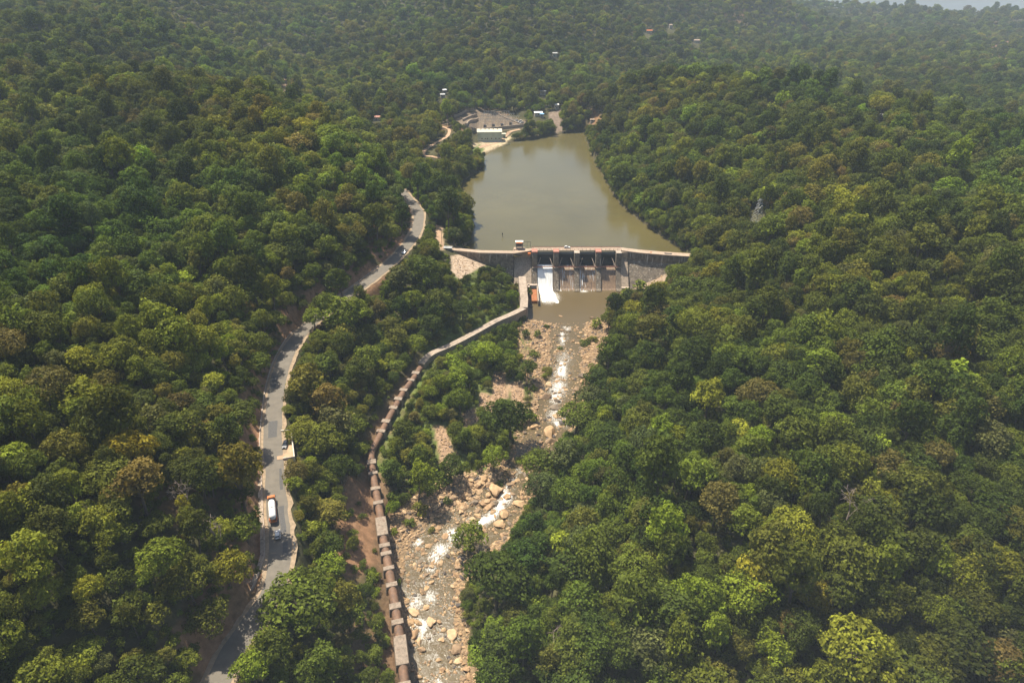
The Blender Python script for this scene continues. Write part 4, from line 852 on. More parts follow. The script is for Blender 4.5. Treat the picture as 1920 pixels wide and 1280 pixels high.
for i, (Rr, Hh, nc, lf, cv_, ho, zc) in enumerate(specs):
    v, f, tn_, cl = crown_data(Rr, Hh, nc, lf*.88, 100+i, cv_, holes=ho, zc=zc, lob=.40 if nc < 16 else .34 if nc < 25 else .29)
    tv, tf = tubes_np(trunk_segs(cl, zc, Hh, Rr, np.random.default_rng(i)))
    cm = np_mesh('crown', v, f, [M['leaf']], [('tone', 'FLOAT', 'POINT', tn_)]); tm = np_mesh('trunk', tv, tf, [M['bark']], ())
    jm = np_mesh('forest_tree', np.concatenate([v, tv]), np.concatenate([f, tf+len(v)]), [M['leaf'], M['bark']], [('tone', 'FLOAT', 'POINT', np.concatenate([tn_, np.ones(len(tv))]))], mi=np.concatenate([np.zeros(len(f)), np.ones(len(tf))]))
    TREES.append((cm, tm, jm, Rr, zc, Hh))
SHRUBS = []
for i, (Rr, Hh, nc, lf, ho) in enumerate([(1.6, 2.0, 7, .30, 0), (1.9, 1.8, 9, .28, .1), (1.4, 2.4, 7, .30, 0), (2.1, 1.7, 11, .26, .05)]):
    v, f, tn_, cl = crown_data(Rr, Hh, nc, lf, 300+i, 1.2, holes=ho, zc=Hh*.42, lob=.45)
    tv, tf = tubes_np([((0, 0, -.6), (0, 0, Hh*.4), .08, .05)]+[((0, 0, .1), p, .05, .02) for p, r in cl[:6]], 4)
    SHRUBS.append((np_mesh('foliage', v, f, [M['leaf']], [('tone', 'FLOAT', 'POINT', tn_)]), np_mesh('stem', tv, tf, [M['bark']], ()), Rr))
BARES = []
for i in range(3):
    sg = bare_segs(500+i, 9.5, depth=5 if i else 4); th = [s for s in sg if s[2] > .06]; tw_ = [s for s in sg if s[2] <= .06]
    a = tubes_np(th, 5); b = tubes_np([(p, q, max(r0, .045), max(r1, .03)) for p, q, r0, r1 in tw_], 3)
    BARES.append((np_mesh('twigs', b[0], b[1], [M['bare']], ()), np_mesh('trunk', a[0], a[1], [M['bare']], ())))

# ------------------------------------------------------------------ where plants may not stand or hang over
CLEAR = [lake_px+[(1292, 486), (1180, 486), (1180, 548), (1165, 560), (1135, 592), (1140, 620), (1140, 650), (1108, 700), (1090, 745), (1082, 790), (1056, 820), (1043, 850), (1020, 890), (1010, 912), (990, 940), (966, 975), (952, 1010), (910, 1050), (862, 1100), (858, 1150), (872, 1200), (895, 1290),
          (768, 1290), (766, 1200), (750, 1150), (742, 1050), (738, 1010), (745, 975), (780, 935), (835, 905), (900, 885), (940, 862), (962, 845), (972, 820), (990, 790), (1000, 745), (985, 700), (975, 650), (980, 600), (990, 585), (1004, 580), (1000, 520), (965, 515), (960, 498), (900, 500), (845, 478)],
         [(848, 476), (866, 478), (908, 497), (880, 512), (858, 522), (846, 505)], [(1177, 486), (1290, 486), (1250, 505), (1246, 532), (1210, 540), (1180, 545)],
         [(526, 806), (549, 806), (555, 862), (530, 864)],
         [(886, 286), (884, 240), (850, 222), (872, 206), (890, 205), (925, 205), (985, 226), (985, 240), (962, 256), (945, 268), (905, 294)],
         [(1000, 210), (1030, 210), (1034, 222), (1002, 224)], [(1034, 212), (1048, 212), (1054, 246), (1042, 248)], [(534, 152), (540, 150), (538, 184), (532, 186)], [(1092, 228), (1125, 205), (1132, 210), (1102, 240)]]
CLEAR += GULLY
LINES = [([(766, 374), (784, 396), (786, 412), (778, 436), (764, 456), (745, 480), (722, 500), (700, 520), (676, 540)], 12), ([(566, 622), (548, 648), (535, 680), (524, 712), (515, 750), (511, 800), (511, 850), (512, 880), (517, 930), (524, 985), (524, 1050), (516, 1095)], 15.5),
         ([(497, 1140), (470, 1175), (440, 1215), (405, 1270)], 15), ([(495, 840), (500, 940), (505, 1000)], 6), ([(468, 1130), (440, 1190), (400, 1250)], 22),
         ([(982, 515), (984, 560), (984, 580), (960, 592), (930, 603), (890, 626), (850, 647), (808, 666), (790, 684)], 8), ([(788, 688), (774, 712), (757, 735), (741, 763), (727, 788), (712, 818)], 15),
         ([(697, 868), (704, 915), (712, 960), (719, 1010), (728, 1050), (736, 1100), (743, 1150), (750, 1200), (756, 1270)], 15), ([(820, 297), (797, 291), (798, 282), (815, 270), (838, 256), (842, 244), (832, 239)], 5), ([(823, 424), (824, 440), (830, 466), (850, 468)], 6)]
HOLES = [(u, v+1, 8) for u, v, *_ in [h for h in HUTS]]+[(1417, 402, 14), (758, 474, 9), (974, 228, 7), (532, 836, 14)]
def clear_dist(u, v, rp=None):
    dd = sdist(u, v, CLEAR[0])
    if rp is not None: dd = dd+np.where((v < 470) | ((u > 1000) & (v > 560)), rp*.55, 0)
    for poly in CLEAR[1:]: dd = np.minimum(dd, sdist(u, v, poly))
    for ln, w_ in LINES: dd = np.minimum(dd, seg_info(u, v, ln)[0]-w_)
    for hu, hv, r in HOLES: dd = np.minimum(dd, np.hypot(u-hu, v-hv)-r)
    return dd
def base_ok(x, y):                 # world rule: off the roads, out of the water, off the masonry
    rd, _, _ = seg_info(x, y, road); ld = sdist(x, y, lake_w); rl, wl, wr, rr, _ = river_at(y)
    pd_, _, _ = seg_info(x, y, pipe); cd_, _, _ = seg_info(x, y, canal)
    ok = (rd > 5.6) & (ld > .6) & (pd_ > 2.6) & (cd_ > 3.2)
    ok &= ~((y < 400) & (y > 60) & (x > wl-1) & (x < wr+1)); ok &= ~((x > -46) & (x < 113) & (np.abs(y-damline(x)+2) < 8)); ok &= ~((x > 0) & (x < 74) & (y > 376) & (y < 402))
    ok &= ~((np.abs(x+23) < 18) & (np.abs(y-720) < 14)); ok &= ~((np.abs(x+12) < 26) & (np.abs(y-785) < 30))
    return ok
def visible(x, y, z, top, margin):
    n = 60; hid = np.full(x.shape, -1e9); px_, py_, pz_ = x, y, z+top
    for k in range(4, n-1):
        t = k/n; hz = H(px_*t, py_*t)+(6 if k < n-3 else 0); hid = np.maximum(hid, (hz-(HC+(pz_-HC)*t)))
    return hid < margin
PALETTE = {   # real leaf colours
    'dark green': (0.062, 0.085, 0.012), 'deep green': (0.079, 0.104, 0.013), 'mid green': (0.109, 0.136, 0.016), 'fresh green': (0.149, 0.180, 0.018), 'olive green': (0.140, 0.140, 0.021),
    'grey green': (0.119, 0.125, 0.035), 'yellow green': (0.205, 0.212, 0.019), 'brownish green': (0.145, 0.123, 0.030), 'bright green': (0.178, 0.228, 0.018)}
PN = list(PALETTE); PW = np.array([.19, .21, .25, .13, .09, .04, .03, .03, .03]); PW /= PW.sum()
SCRUB = [([(850, 515), (900, 500), (975, 505), (985, 575), (930, 598), (850, 640), (800, 660), (840, 560)], .50), ([(800, 660), (985, 590), (1000, 700), (985, 820), (930, 880), (830, 910), (760, 900), (700, 880), (730, 800)], .78), ([(640, 880), (690, 880), (735, 1080), (750, 1280), (690, 1280), (640, 1080)], .5)]
def scatter(x0, x1, y0, y1, st, seed):
    g = np.random.default_rng(seed); X, Y = np.meshgrid(np.arange(x0, x1, st), np.arange(y0, y1, st*.87)); X = X.astype(float); X[1::2] += st/2
    X = (X+g.uniform(-.42, .42, X.shape)*st).ravel(); Y = (Y+g.uniform(-.42, .42, Y.shape)*st).ravel(); return X, Y, g
def gen_trees(x0, x1, y0, y1, st, rmul, seed, shrink=True):
    X, Y, g = scatter(x0, x1, y0, y1, st, seed); u, v, d = proj(X, Y, H(X, Y)+6)
    m = (u > -160) & (u < 2080) & (v > -120) & (v < 1480) & (Y > 40); X, Y = X[m], Y[m]; Z = H(X, Y)
    u, v = u[m], v[m]; patch = fbm(X/45, Y/45, 71, 3); r = np.clip(g.lognormal(math.log(3.75), .36, len(X))*(1+.15*patch), 2.2, 7.0)*rmul*np.where((u < 900) & (v > 450), .88, 1.0)
    u, v, d = proj(X, Y, Z+7)
    for poly, k in SCRUB: r = np.where((sdist(u, v, poly) < 0) & (Y < 400), r*k*g.uniform(.55, 1.35, len(X)), r)
    for cu, cv, ru, rv_, s in BROWN: q = np.hypot((u-cu)/ru, (v-cv)/rv_); r = np.where((q < 1.1) & (g.uniform(size=len(X)) < s*.75), r*.32, r)
    hs = g.uniform(.75, 1.35, len(X))
    for it in range(3):
        zc = r*1.4*hs; u, v, d = proj(X, Y, Z+zc); rp = r*F/d; cdst = clear_dist(u, v, rp); bad = cdst < rp*.92; r = np.where(bad, r*.68, r)
    zc = r*1.4*hs; u, v, d = proj(X, Y, Z+zc); rp = r*F/d; keep = (clear_dist(u, v, rp) > rp*.80) & base_ok(X, Y) & (r > 1.0)
    hs = hs[keep]; X, Y, Z, r = X[keep], Y[keep], Z[keep], r[keep]; vis = visible(X, Y, Z, r*2.2, 14); X, Y, Z, r, hs = X[vis], Y[vis], Z[vis], r[vis], hs[vis]
    tv = fbm(X/70, Y/70, 83, 3)
    pw = np.tile(PW, (len(X), 1)); pw[:, 1] *= 1; pw[:, 0] *= np.clip(1-1.6*tv, .2, 3); pw[:, 3] *= np.clip(1+1.8*tv, .2, 3); pw[:, 6] *= np.clip(1+2.5*tv, .2, 3)
    u, v, d = proj(X, Y, Z); lf = u < 900; pw[lf, 4] *= 1.3; pw[~lf, 0] *= 1.5; scz = np.zeros(len(X), bool)
    for poly, k in SCRUB[:2]: scz |= (sdist(u, v, poly) < 0) & (Y < 400)
    pw[scz, 3] *= 2.4; pw[scz, 0] *= .35; pw[scz, 8] *= 1.8; pw /= pw.sum(1)[:, None]; cp_ = pw.cumsum(1); tone = (cp_ < g.uniform(size=len(X))[:, None]).sum(1).clip(0, len(PN)-1)
    pj = (1+.5*fbm(X/130, Y/130, 141, 3))[:, None]*np.stack([1+.35*fbm(X/90, Y/90, 151, 2), np.ones(len(X)), np.ones(len(X))], 1)
    return dict(x=X, y=Y, z=Z, r=r, tone=tone, kind=g.integers(0, len(TREES), len(X)), rot=g.uniform(0, 6.28, len(X)), j=pj*g.uniform(.80, 1.22, (len(X), 1))*g.uniform(.94, 1.06, (len(X), 3)), hs=hs, )
near_ = gen_trees(-420, 420, 60, 560, 5.35, 1.0, 1); mid_ = gen_trees(-900, 900, 560, 1150, 6.8, 1.08, 2); far_ = gen_trees(-1300, 1900, 1150, 2000, 10.5, 1.15, 3); vfar = gen_trees(-1500, 2900, 2000, 3000, 17, 1.6, 4)
T_ = {k: np.concatenate([q[k] for q in (near_, mid_, far_, vfar)]) for k in near_}
# a dense fringe of overhanging trees along the water
fr = resample([Vector((p.x, p.y, 0)) for p in lake], 2.6); g = np.random.default_rng(44); rows_ = []
for i, p in enumerate(fr[1:-1], 1):
    t = (fr[i+1]-fr[i-1]).normalized(); nn = Vector((-t.y, t.x, 0))
    for k in range(2): o_ = .2+k*3.0+g.uniform(-.4, 1.4); rows_.append((p.x+nn.x*o_+g.uniform(-1, 1), p.y+nn.y*o_+g.uniform(-1, 1), g.uniform(1.9, 3.4)+k*.6))
fx, fy, fr_ = np.array(rows_).T; fz = H(fx, fy); fu, fv, fd = proj(fx, fy, fz+fr_*1.3); fz = np.maximum(fz, WL-.1); ok = np.ones(len(fx), bool)
for poly in CLEAR[1:]: ok &= sdist(fu, fv, poly) > 1
for ln, w_ in LINES: ok &= seg_info(fu, fv, ln)[0] > w_+2
ok &= ~((sdist(fu, fv, CLEAR[0]) < -.75*fr_*F/fd)); n = int(ok.sum()); print('fringe', n)
ex = dict(x=fx[ok], y=fy[ok], z=fz[ok], r=fr_[ok], tone=g.choice(len(PN), n, p=PW), kind=g.integers(0, len(TREES), n), rot=g.uniform(0, 6.28, n), j=g.uniform(.8, 1.15, (n, 1))*np.ones((1, 3)), hs=g.uniform(.85, 1.2, n))
T_ = {k: np.concatenate([T_[k], ex[k]]) for k in T_}
# placed, recognisable trees: photo position of the crown's middle, crown radius in photo pixels, tone, mesh, label
SPECIAL = [(1230, 692, 15, 'yellow green', 2, 'small bright yellow green tree standing alone right of the rocky stream'), (925, 855, 27, 'bright green', 4, 'bright green spreading tree overhanging the boulders below the long river bank'), (957, 784, 38, 'dark green', 8, 'large dark round tree on the left bank beside the narrow rapids'),
    (845, 872, 26, 'dark green', 1, 'dark rounded tree at the top of the wide boulder field'), (955, 685, 19, 'mid green', 0, 'small neat round tree among pale stones left of the stream'), (990, 692, 17, 'deep green', 5, 'small dark tree touching the stream, right of a neat round tree'),
    (880, 1005, 30, 'fresh green', 3, 'light green feathery tree growing between the two river channels'), (868, 580, 20, 'dark green', 1, 'dark round bush like tree on the scrubby slope above the flume'), (790, 500, 30, 'deep green', 4, 'broad dark tree left of the stone slope beside the dam'), (806, 525, 22, 'fresh green', 3, 'fresh green tree at the foot of the broad dark tree near the dam'),
    (765, 612, 14, 'yellow green', 0, 'small yellow green tree above the bend of the flume'), (775, 648, 20, 'fresh green', 6, 'pale leafy tree just left of the flume end'), (840, 410, 26, 'dark green', 9, 'dark tree on the left shore between track and reservoir'), (150, 745, 38, 'yellow green', 3, 'large yellow green tree on the left hillside level with the road bend'),
    (20, 745, 34, 'yellow green', 6, 'yellow green tree at the left edge of the photo'), (290, 1055, 44, 'fresh green', 6, 'tall fresh green tree on the lower left slope beside bare brown ground'), (458, 992, 30, 'fresh green', 3, 'bright leafy tree leaning over the road beside the tanker truck'), (625, 1060, 26, 'bright green', 0, 'bright green small tree between the road and the pipeline'),
    (470, 1255, 36, 'bright green', 8, 'fresh green round tree at the bottom edge right of the road'), (560, 1130, 60, 'mid green', 4, 'large green tree right of the road below the white hatchback'), (1600, 1210, 70, 'yellow green', 4, 'big pale yellow green tree in the lower right forest'), (1288, 535, 28, 'deep green', 4, 'tall dark tree just right of the dam end'), (860, 1250, 0, '', 0, ''),
    (1500, 1000, 40, 'yellow green', 6, 'yellowish tree in the middle of the right hand forest'), (1430, 740, 34, 'brownish green', 1, 'brownish tree on the right hillside'), (1345, 945, 46, 'brownish green', 8, 'broad brown tinged tree in the right hand forest near the river'), (1760, 850, 36, 'brownish green', 4, 'rusty brown crowned tree on the shaded right slope'),
    (1330, 745, 36, 'yellow green', 3, 'pale blossoming tree in the right hand forest above the brown tree'), (205, 88, 6, 'yellow green', 2, 'single bright yellow tree on the hazy upper left hillside'), (700, 900, 0, '', 0, ''), (930, 1090, 55, 'dark green', 8, 'very large dark tree overhanging the lower right river bank'), (1080, 780, 32, 'mid green', 4, 'green tree leaning over the rapids from the right bank'), (612, 566, 27, 'mid green', 4, 'green tree hiding the middle of the road at its upper bend'), (642, 548, 22, 'deep green', 9, 'darker tree hiding the road, right of a mid green one at the upper bend'), (588, 598, 20, 'fresh green', 0, 'fresh green tree over the road at the lower end of its hidden stretch'), (652, 590, 36, 'fresh green', 8, 'large tall tree standing between the road and the flume'), (1020, 880, 34, 'mid green', 5, 'green tree hanging over the dark pool from the right bank')]
sp_rows = []
for (u, v, rp, tn_, kd, lb) in SPECIAL:
    if not rp: continue
    g0 = hit(u, v, 5.0); dd = float(proj(g0.x, g0.y, g0.z+6)[2]); r = rp*dd/F; g0 = hit(u, v, r*1.35); sp_rows.append((g0, r, PN.index(tn_), kd, lb))
mk_ = np.ones(len(T_['x']), bool)
for g0, r, *_ in sp_rows: mk_ &= np.hypot(T_['x']-g0.x, T_['y']-g0.y) > (r+T_['r']*.5)*.75
T_ = {k: q[mk_] for k, q in T_.items()}
zc = T_['r']*1.35; u, v, d = proj(T_['x'], T_['y'], T_['z']+zc); rp = T_['r']*F/d
show = (u > -20) & (u < 1940) & (v > -10) & (v < 1300+rp*.3) & visible(T_['x'], T_['y'], T_['z'], T_['r']*2.2, 0)
order = np.argsort(-np.where(show, rp, -1)); NT = 300-len(sp_rows)-0; ind = order[:NT]; rest = np.ones(len(T_['x']), bool); rest[ind] = False
print('trees', len(T_['x']), 'things', NT, 'smallest px', rp[ind[-1]])

WORDS = ['no', 'five', 'ten', 'fifteen', 'twenty', 'twenty five', 'thirty', 'thirty five', 'forty', 'forty five', 'fifty', 'fifty five', 'sixty', 'sixty five', 'seventy', 'seventy five', 'eighty', 'eighty five', 'ninety', 'ninety five', 'a hundred']
LM = [(510, 955, 'the tanker truck'), (539, 834, 'the walled yard'), (751, 1225, 'the big concrete pipe block'), (712, 990, 'the long pipe saddle'), (697, 868, 'the upper end of the pipe run'), (1230, 692, 'the small yellow riverside tree'), (925, 855, 'the bright green river tree'), (850, 900, 'the boulder field top'), (880, 1005, 'the river island tree'),
      (1600, 1210, 'the big pale tree'), (1500, 1000, 'the yellowish mid forest tree'), (1345, 945, 'the broad brown tinged tree'), (1760, 850, 'the rusty crowned tree'), (150, 745, 'the large yellow green hillside tree'), (290, 1055, 'the tall fresh green slope tree'), (560, 620, 'the road bend'), (1070, 560, 'the dam pool'), (1290, 480, 'the right dam end'),
      (0, 1280, 'the bottom left corner'), (1920, 1280, 'the bottom right corner'), (400, 1280, 'the road at the bottom edge'), (960, 1280, 'the bottom edge middle'), (1920, 950, 'the right edge middle')]
used_labels = set()
def tree_label(u, v, dpx, desc, kind_word):
    L = sorted(LM, key=lambda q: math.hypot(q[0]-u, q[1]-v))
    for q in L[:7]:
        dx, dy = u-q[0], v-q[1]; dist = math.hypot(dx, dy)/dpx
        a = math.degrees(math.atan2(-dy, dx)) % 360; dirs = ['right', 'right and slightly up', 'up and right', 'up and slightly right', 'straight up', 'up and slightly left', 'up and left', 'left and slightly up', 'left', 'left and slightly down', 'down and left', 'down and slightly left', 'straight down', 'down and slightly right', 'down and right', 'right and slightly down']
        dr_ = dirs[int((a+11.25)//22.5) % 16]
        wd_ = WORDS[min(len(WORDS)-1, max(1, round(dist/5)))]
        if dist > 102 or (dist > 20 and False): continue
        for lb in (f'{desc} {kind_word} {wd_} metres {dr_} from {q[2]}',):
            if lb not in used_labels and len(lb.split()) <= 16: used_labels.add(lb); return lb
    for q in L[:7]:
        lb = f'{desc} {kind_word} {dirs[int((math.degrees(math.atan2(q[1]-v, u-q[0])) % 360+11.25)//22.5) % 16]} from {q[2]}'
        if lb not in used_labels and len(lb.split()) <= 16: used_labels.add(lb); return lb
    lb = desc+' '+kind_word; used_labels.add(lb); return lb
def tinted(o, t): o['tint'] = [float(c) for c in t]
def place_tree(x, y, z, r, tone, kind, rot, hs, jit, label, group='forest trees on the valley sides'):
    cm, tm, jm, Rr, zc, Hh = TREES[kind]; root = empty('broadleaf_tree', (x, y, z-.3), rot, label, 'tree', group); s_ = r/Rr; sc = (s_*R.uniform(.82, 1.2), s_*R.uniform(.82, 1.2), s_*hs); root.rotation_euler = (R.uniform(-.1, .1), R.uniform(-.1, .1), rot)
    a = bpy.data.objects.new('crown', cm); b = bpy.data.objects.new('trunk', tm)
    for q in (a, b): C.objects.link(q); q.parent = root; q.scale = sc
    c = np.array(PALETTE[PN[tone]])*jit; tinted(a, c); return root
FORM = ['round topped', 'broad lumpy', 'tall crowned', 'open clumped', 'wide spreading', 'compact', 'feathery', 'loose clumped', 'dense domed', 'narrow upright']
for k in ind:
    sz = 'large' if T_['r'][k] > 6 else 'small' if T_['r'][k] < 3.6 else ''
    ds = (sz+' '+PN[T_['tone'][k]]+' '+FORM[T_['kind'][k]]).strip()
    place_tree(T_['x'][k], T_['y'][k], T_['z'][k], T_['r'][k], T_['tone'][k], T_['kind'][k], T_['rot'][k], T_['hs'][k], T_['j'][k], tree_label(u[k], v[k], F/d[k], ds, 'tree'))
for g0, r, tn_, kd, lb in sp_rows: place_tree(g0.x, g0.y, g0.z, r, tn_, kd, R.uniform(0, 6), 1.0, (1, 1, 1), lb)
for i, (u_, v_, s_, lb) in enumerate([(400, 985, 1.25, 'leafless grey branched tree on the brown slope left of the tanker truck'), (345, 935, .9, 'smaller leafless tree up the slope from the large leafless one'), (942, 1048, 1.0, 'leafless twiggy tree leaning over the right side of the boulder field'), (1270, 800, 1.1, 'bare branched tree in the right hand forest, right of the rapids'),
                                      (1590, 960, 1.2, 'bare grey tree in the right hand forest near the yellowish tree'), (640, 905, .7, 'small bare tree between the yard and the pipeline'), (1040, 1190, 1.1, 'leafless tree near the bottom edge right of the river'), (1530, 720, .8, 'thin bare tree high in the right hand forest'), (470, 1080, .6, 'small leafless tree by the drain wall below the hatchback')]):
    q = hit(u_, v_, 7*s_); root = empty('bare_tree', (q.x, q.y, q.z), i*1.3, lb, 'tree', 'leafless trees'); tw_, tm = BARES[i % 3]
    for me in (tm, tw_):
        o = bpy.data.objects.new(me.name.split('.')[0], me); C.objects.link(o); o.parent = root; o.scale = (1.25*s_, 1.25*s_, 1.3*s_)

# ------------------------------------------------------------------ scatter objects (geometry nodes)
def instancer(name, pts, rot, scl, vid, tint, meshes, label, cat, kindname='stuff'):
    col = bpy.data.collections.new(name+'_variants')
    for i, m_ in enumerate(meshes): o = bpy.data.objects.new(f'{name}_variant_{i:02d}', m_); col.objects.link(o)
    me = bpy.data.meshes.new(name); me.vertices.add(len(pts)); me.vertices.foreach_set('co', np.ascontiguousarray(pts, dtype=np.float32).ravel())
    for nm, ty, dat in (('rot', 'FLOAT_VECTOR', rot), ('scl', 'FLOAT_VECTOR', scl)):
        a = me.attributes.new(nm, ty, 'POINT'); a.data.foreach_set('vector', np.ascontiguousarray(dat, dtype=np.float32).ravel())
    a = me.attributes.new('vid', 'INT', 'POINT'); a.data.foreach_set('value', np.ascontiguousarray(vid, dtype=np.int32))
    a = me.attributes.new('tint', 'FLOAT_COLOR', 'POINT'); a.data.foreach_set('color', np.concatenate([tint, np.ones((len(tint), 1))], 1).astype(np.float32).ravel())
    o = bpy.data.objects.new(name, me); C.objects.link(o); tagk(o, label, cat, None, kindname)
    ng = bpy.data.node_groups.new(name+'_scatter', 'GeometryNodeTree'); ng.interface.new_socket('Geometry', in_out='INPUT', socket_type='NodeSocketGeometry'); ng.interface.new_socket('Geometry', in_out='OUTPUT', socket_type='NodeSocketGeometry')
    N = ng.nodes; L = ng.links; gi = N.new('NodeGroupInput'); go_ = N.new('NodeGroupOutput'); ip = N.new('GeometryNodeInstanceOnPoints'); ci = N.new('GeometryNodeCollectionInfo')
    ci.inputs['Collection'].default_value = col; ci.inputs['Separate Children'].default_value = True; ci.inputs['Reset Children'].default_value = True
    def na(nm, ty):
        q = N.new('GeometryNodeInputNamedAttribute'); q.data_type = ty; q.inputs['Name'].default_value = nm; return next(s_ for s_ in q.outputs if s_.enabled and s_.name == 'Attribute')
    L.new(gi.outputs[0], ip.inputs['Points']); L.new(ci.outputs[0], ip.inputs['Instance']); ip.inputs['Pick Instance'].default_value = True
    L.new(na('vid', 'INT'), ip.inputs['Instance Index']); er = N.new('FunctionNodeEulerToRotation'); L.new(na('rot', 'FLOAT_VECTOR'), er.inputs[0]); L.new(er.outputs[0], ip.inputs['Rotation']); L.new(na('scl', 'FLOAT_VECTOR'), ip.inputs['Scale'])
    L.new(ip.outputs[0], go_.inputs[0]); md = o.modifiers.new('scatter', 'NODES'); md.node_group = ng; return o
q = {k: a[rest] for k, a in T_.items()}; n = len(q['x'])
nom = np.array([t[3] for t in TREES]); s_ = q['r']/nom[q['kind']]
tint = np.array([PALETTE[k] for k in PN])[q['tone']]*q['j']*1.0
z0 = np.zeros(n); g9 = np.random.default_rng(77)
instancer('forest', np.stack([q['x'], q['y'], q['z']-.3], 1), np.stack([g9.uniform(-.12, .12, n), g9.uniform(-.12, .12, n), q['rot']], 1), np.stack([s_*g9.uniform(.8, 1.22, n), s_*g9.uniform(.8, 1.22, n), s_*q['hs']], 1), q['kind'], tint, [t[2] for t in TREES], 'dense green broadleaf forest covering the hills around and beyond the reservoir', 'forest')

# undergrowth in the gaps and on the open slopes
g = np.random.default_rng(9); X, Y, g = scatter(-260, 240, 80, 470, 2.6, 9); Z = H(X, Y); u_, v_, d_ = proj(X, Y, Z)
m = (u_ > -100) & (u_ < 2020) & (v_ < 1400); X, Y, Z, u_, v_, d_ = [a[m] for a in (X, Y, Z, u_, v_, d_)]
cdst = clear_dist(u_, v_); rl, wl, wr, rr, _ = river_at(Y); bk = np.zeros(len(X))
for cu, cv, ru, rv_, s in BROWN: bk = np.maximum(bk, (np.hypot((u_-cu)/ru, (v_-cv)/rv_) < 1.15)*s)
r = g.uniform(.6, 1.9, len(X)); keep = base_ok(X, Y) & (cdst > r*F/d_*.9+1) & (g.uniform(size=len(X)) > bk*.8) & (g.uniform(size=len(X)) < .8)
X, Y, Z, r, u_, v_, d_ = [a[keep] for a in (X, Y, Z, r, u_, v_, d_)]
# the larger ones on the open river side are shrubs in their own right
openz = np.zeros(len(X), bool)
for poly, k in SCRUB: openz |= sdist(u_, v_, poly) < 0
hi = g.integers(0, 4, len(X)); tn_ = g.choice(len(PN), len(X), p=PW); tn_ = np.where(g.uniform(size=len(X)) < .3, 2, tn_); rt = g.uniform(0, 6.28, len(X)); jt = g.uniform(.85, 1.2, (len(X), 1))*g.uniform(.95, 1.05, (len(X), 3))
score = np.where(openz, r*F/d_, 0); pick = np.argsort(-score)[:150]; SH_ROWS = [(X[k], Y[k], Z[k], r[k]*1.15, tn_[k], hi[k], rt[k]) for k in pick if score[k] > 0]
for (u0, v0, rp0, t0) in [(1098, 648, 10, 1), (1112, 640, 8, 4), (1008, 632, 7, 2), (1025, 614, 5, 1), (985, 632, 8, 0), (1050, 656, 5, 2), (1028, 698, 10, 4), (1002, 668, 9, 2), (1020, 710, 6, 3), (1000, 790, 10, 2), (976, 602, 9, 1), (961, 640, 10, 2), (1000, 732, 7, 2), (830, 880, 8, 3), (788, 960, 14, 4), (768, 985, 10, 2), (810, 1000, 7, 4), (742, 900, 16, 2), (738, 940, 12, 1), (740, 1000, 7, 3), (748, 1095, 6, 3),
                          (936, 912, 9, 1), (975, 868, 9, 3), (838, 945, 9, 0), (835, 905, 15, 1), (1160, 575, 14, 2), (1145, 590, 12, 4), (1172, 560, 10, 3), (1180, 530, 9, 2), (1200, 545, 12, 3), (1215, 562, 14, 2), (990, 545, 7, 1), (992, 555, 8, 2), (760, 940, 12, 4), (812, 920, 14, 2), (1118, 615, 10, 3)]:
    q0 = hit(u0, v0); dd = float(proj(q0.x, q0.y, q0.z)[2]); SH_ROWS.append((q0.x, q0.y, q0.z, rp0*dd/F, t0, R.randrange(4), R.uniform(0, 6)))
rest2 = np.ones(len(X), bool); rest2[[k for k in pick if score[k] > 0]] = False
LMS = [(868, 580, 'the dark round bush tree'), (925, 855, 'the bright green river tree'), (957, 784, 'the large dark round tree'), (845, 872, 'the dark tree above the boulders'), (955, 685, 'the neat round tree'), (985, 572, 'the flume corner'), (790, 680, 'the flume end'), (900, 620, 'the middle of the flume'), (757, 735, 'the middle of the upper pipe'), (712, 818, 'the foot of the upper pipe'),
       (1070, 560, 'the dam pool'), (712, 990, 'the long pipe saddle'), (751, 1225, 'the big concrete pipe block'), (697, 868, 'the upper end of the pipe run'), (880, 500, 'the stone slope by the dam'), (1050, 755, 'the narrow rapids'), (1055, 600, 'the lower edge of the dam pool')]
LM_keep = LM; LM = LMS
for (x, y, z, r_, t0, h0, rt0) in SH_ROWS:
    fm, sm_, Rr = SHRUBS[h0]; uu_, vv_, dd_ = [float(a) for a in proj(x, y, z+r_)]
    root = empty('shrub', (x, y, z-.1), rt0, tree_label(uu_, vv_, F/dd_, ('wide ' if r_ > 1.9 else 'low ')+PN[t0], 'shrub'), 'shrub', 'shrubs on the river banks'); s0 = r_/Rr
    for me in (fm, sm_): o = bpy.data.objects.new(me.name.split('.')[0], me); C.objects.link(o); o.parent = root; o.scale = (s0,)*3; (tinted(o, np.array(PALETTE[PN[t0]])*1.05) if me is fm else None)
LM = LM_keep
n = int(rest2.sum()); nomS = np.array([s0[2] for s0 in SHRUBS]); sc = r[rest2]/nomS[hi[rest2]]; z0 = np.zeros(n)
def joined(a, b):
    va = np.empty(len(a.vertices)*3, np.float32); a.vertices.foreach_get('co', va); return a
instancer('undergrowth', np.stack([X[rest2], Y[rest2], Z[rest2]], 1), np.stack([z0, z0, rt[rest2]], 1), np.stack([sc]*3, 1), hi[rest2], np.array([PALETTE[k] for k in PN])[tn_[rest2]]*jt[rest2]*.95, [s0[0] for s0 in SHRUBS], 'low green undergrowth between the trees and along the banks', 'undergrowth')

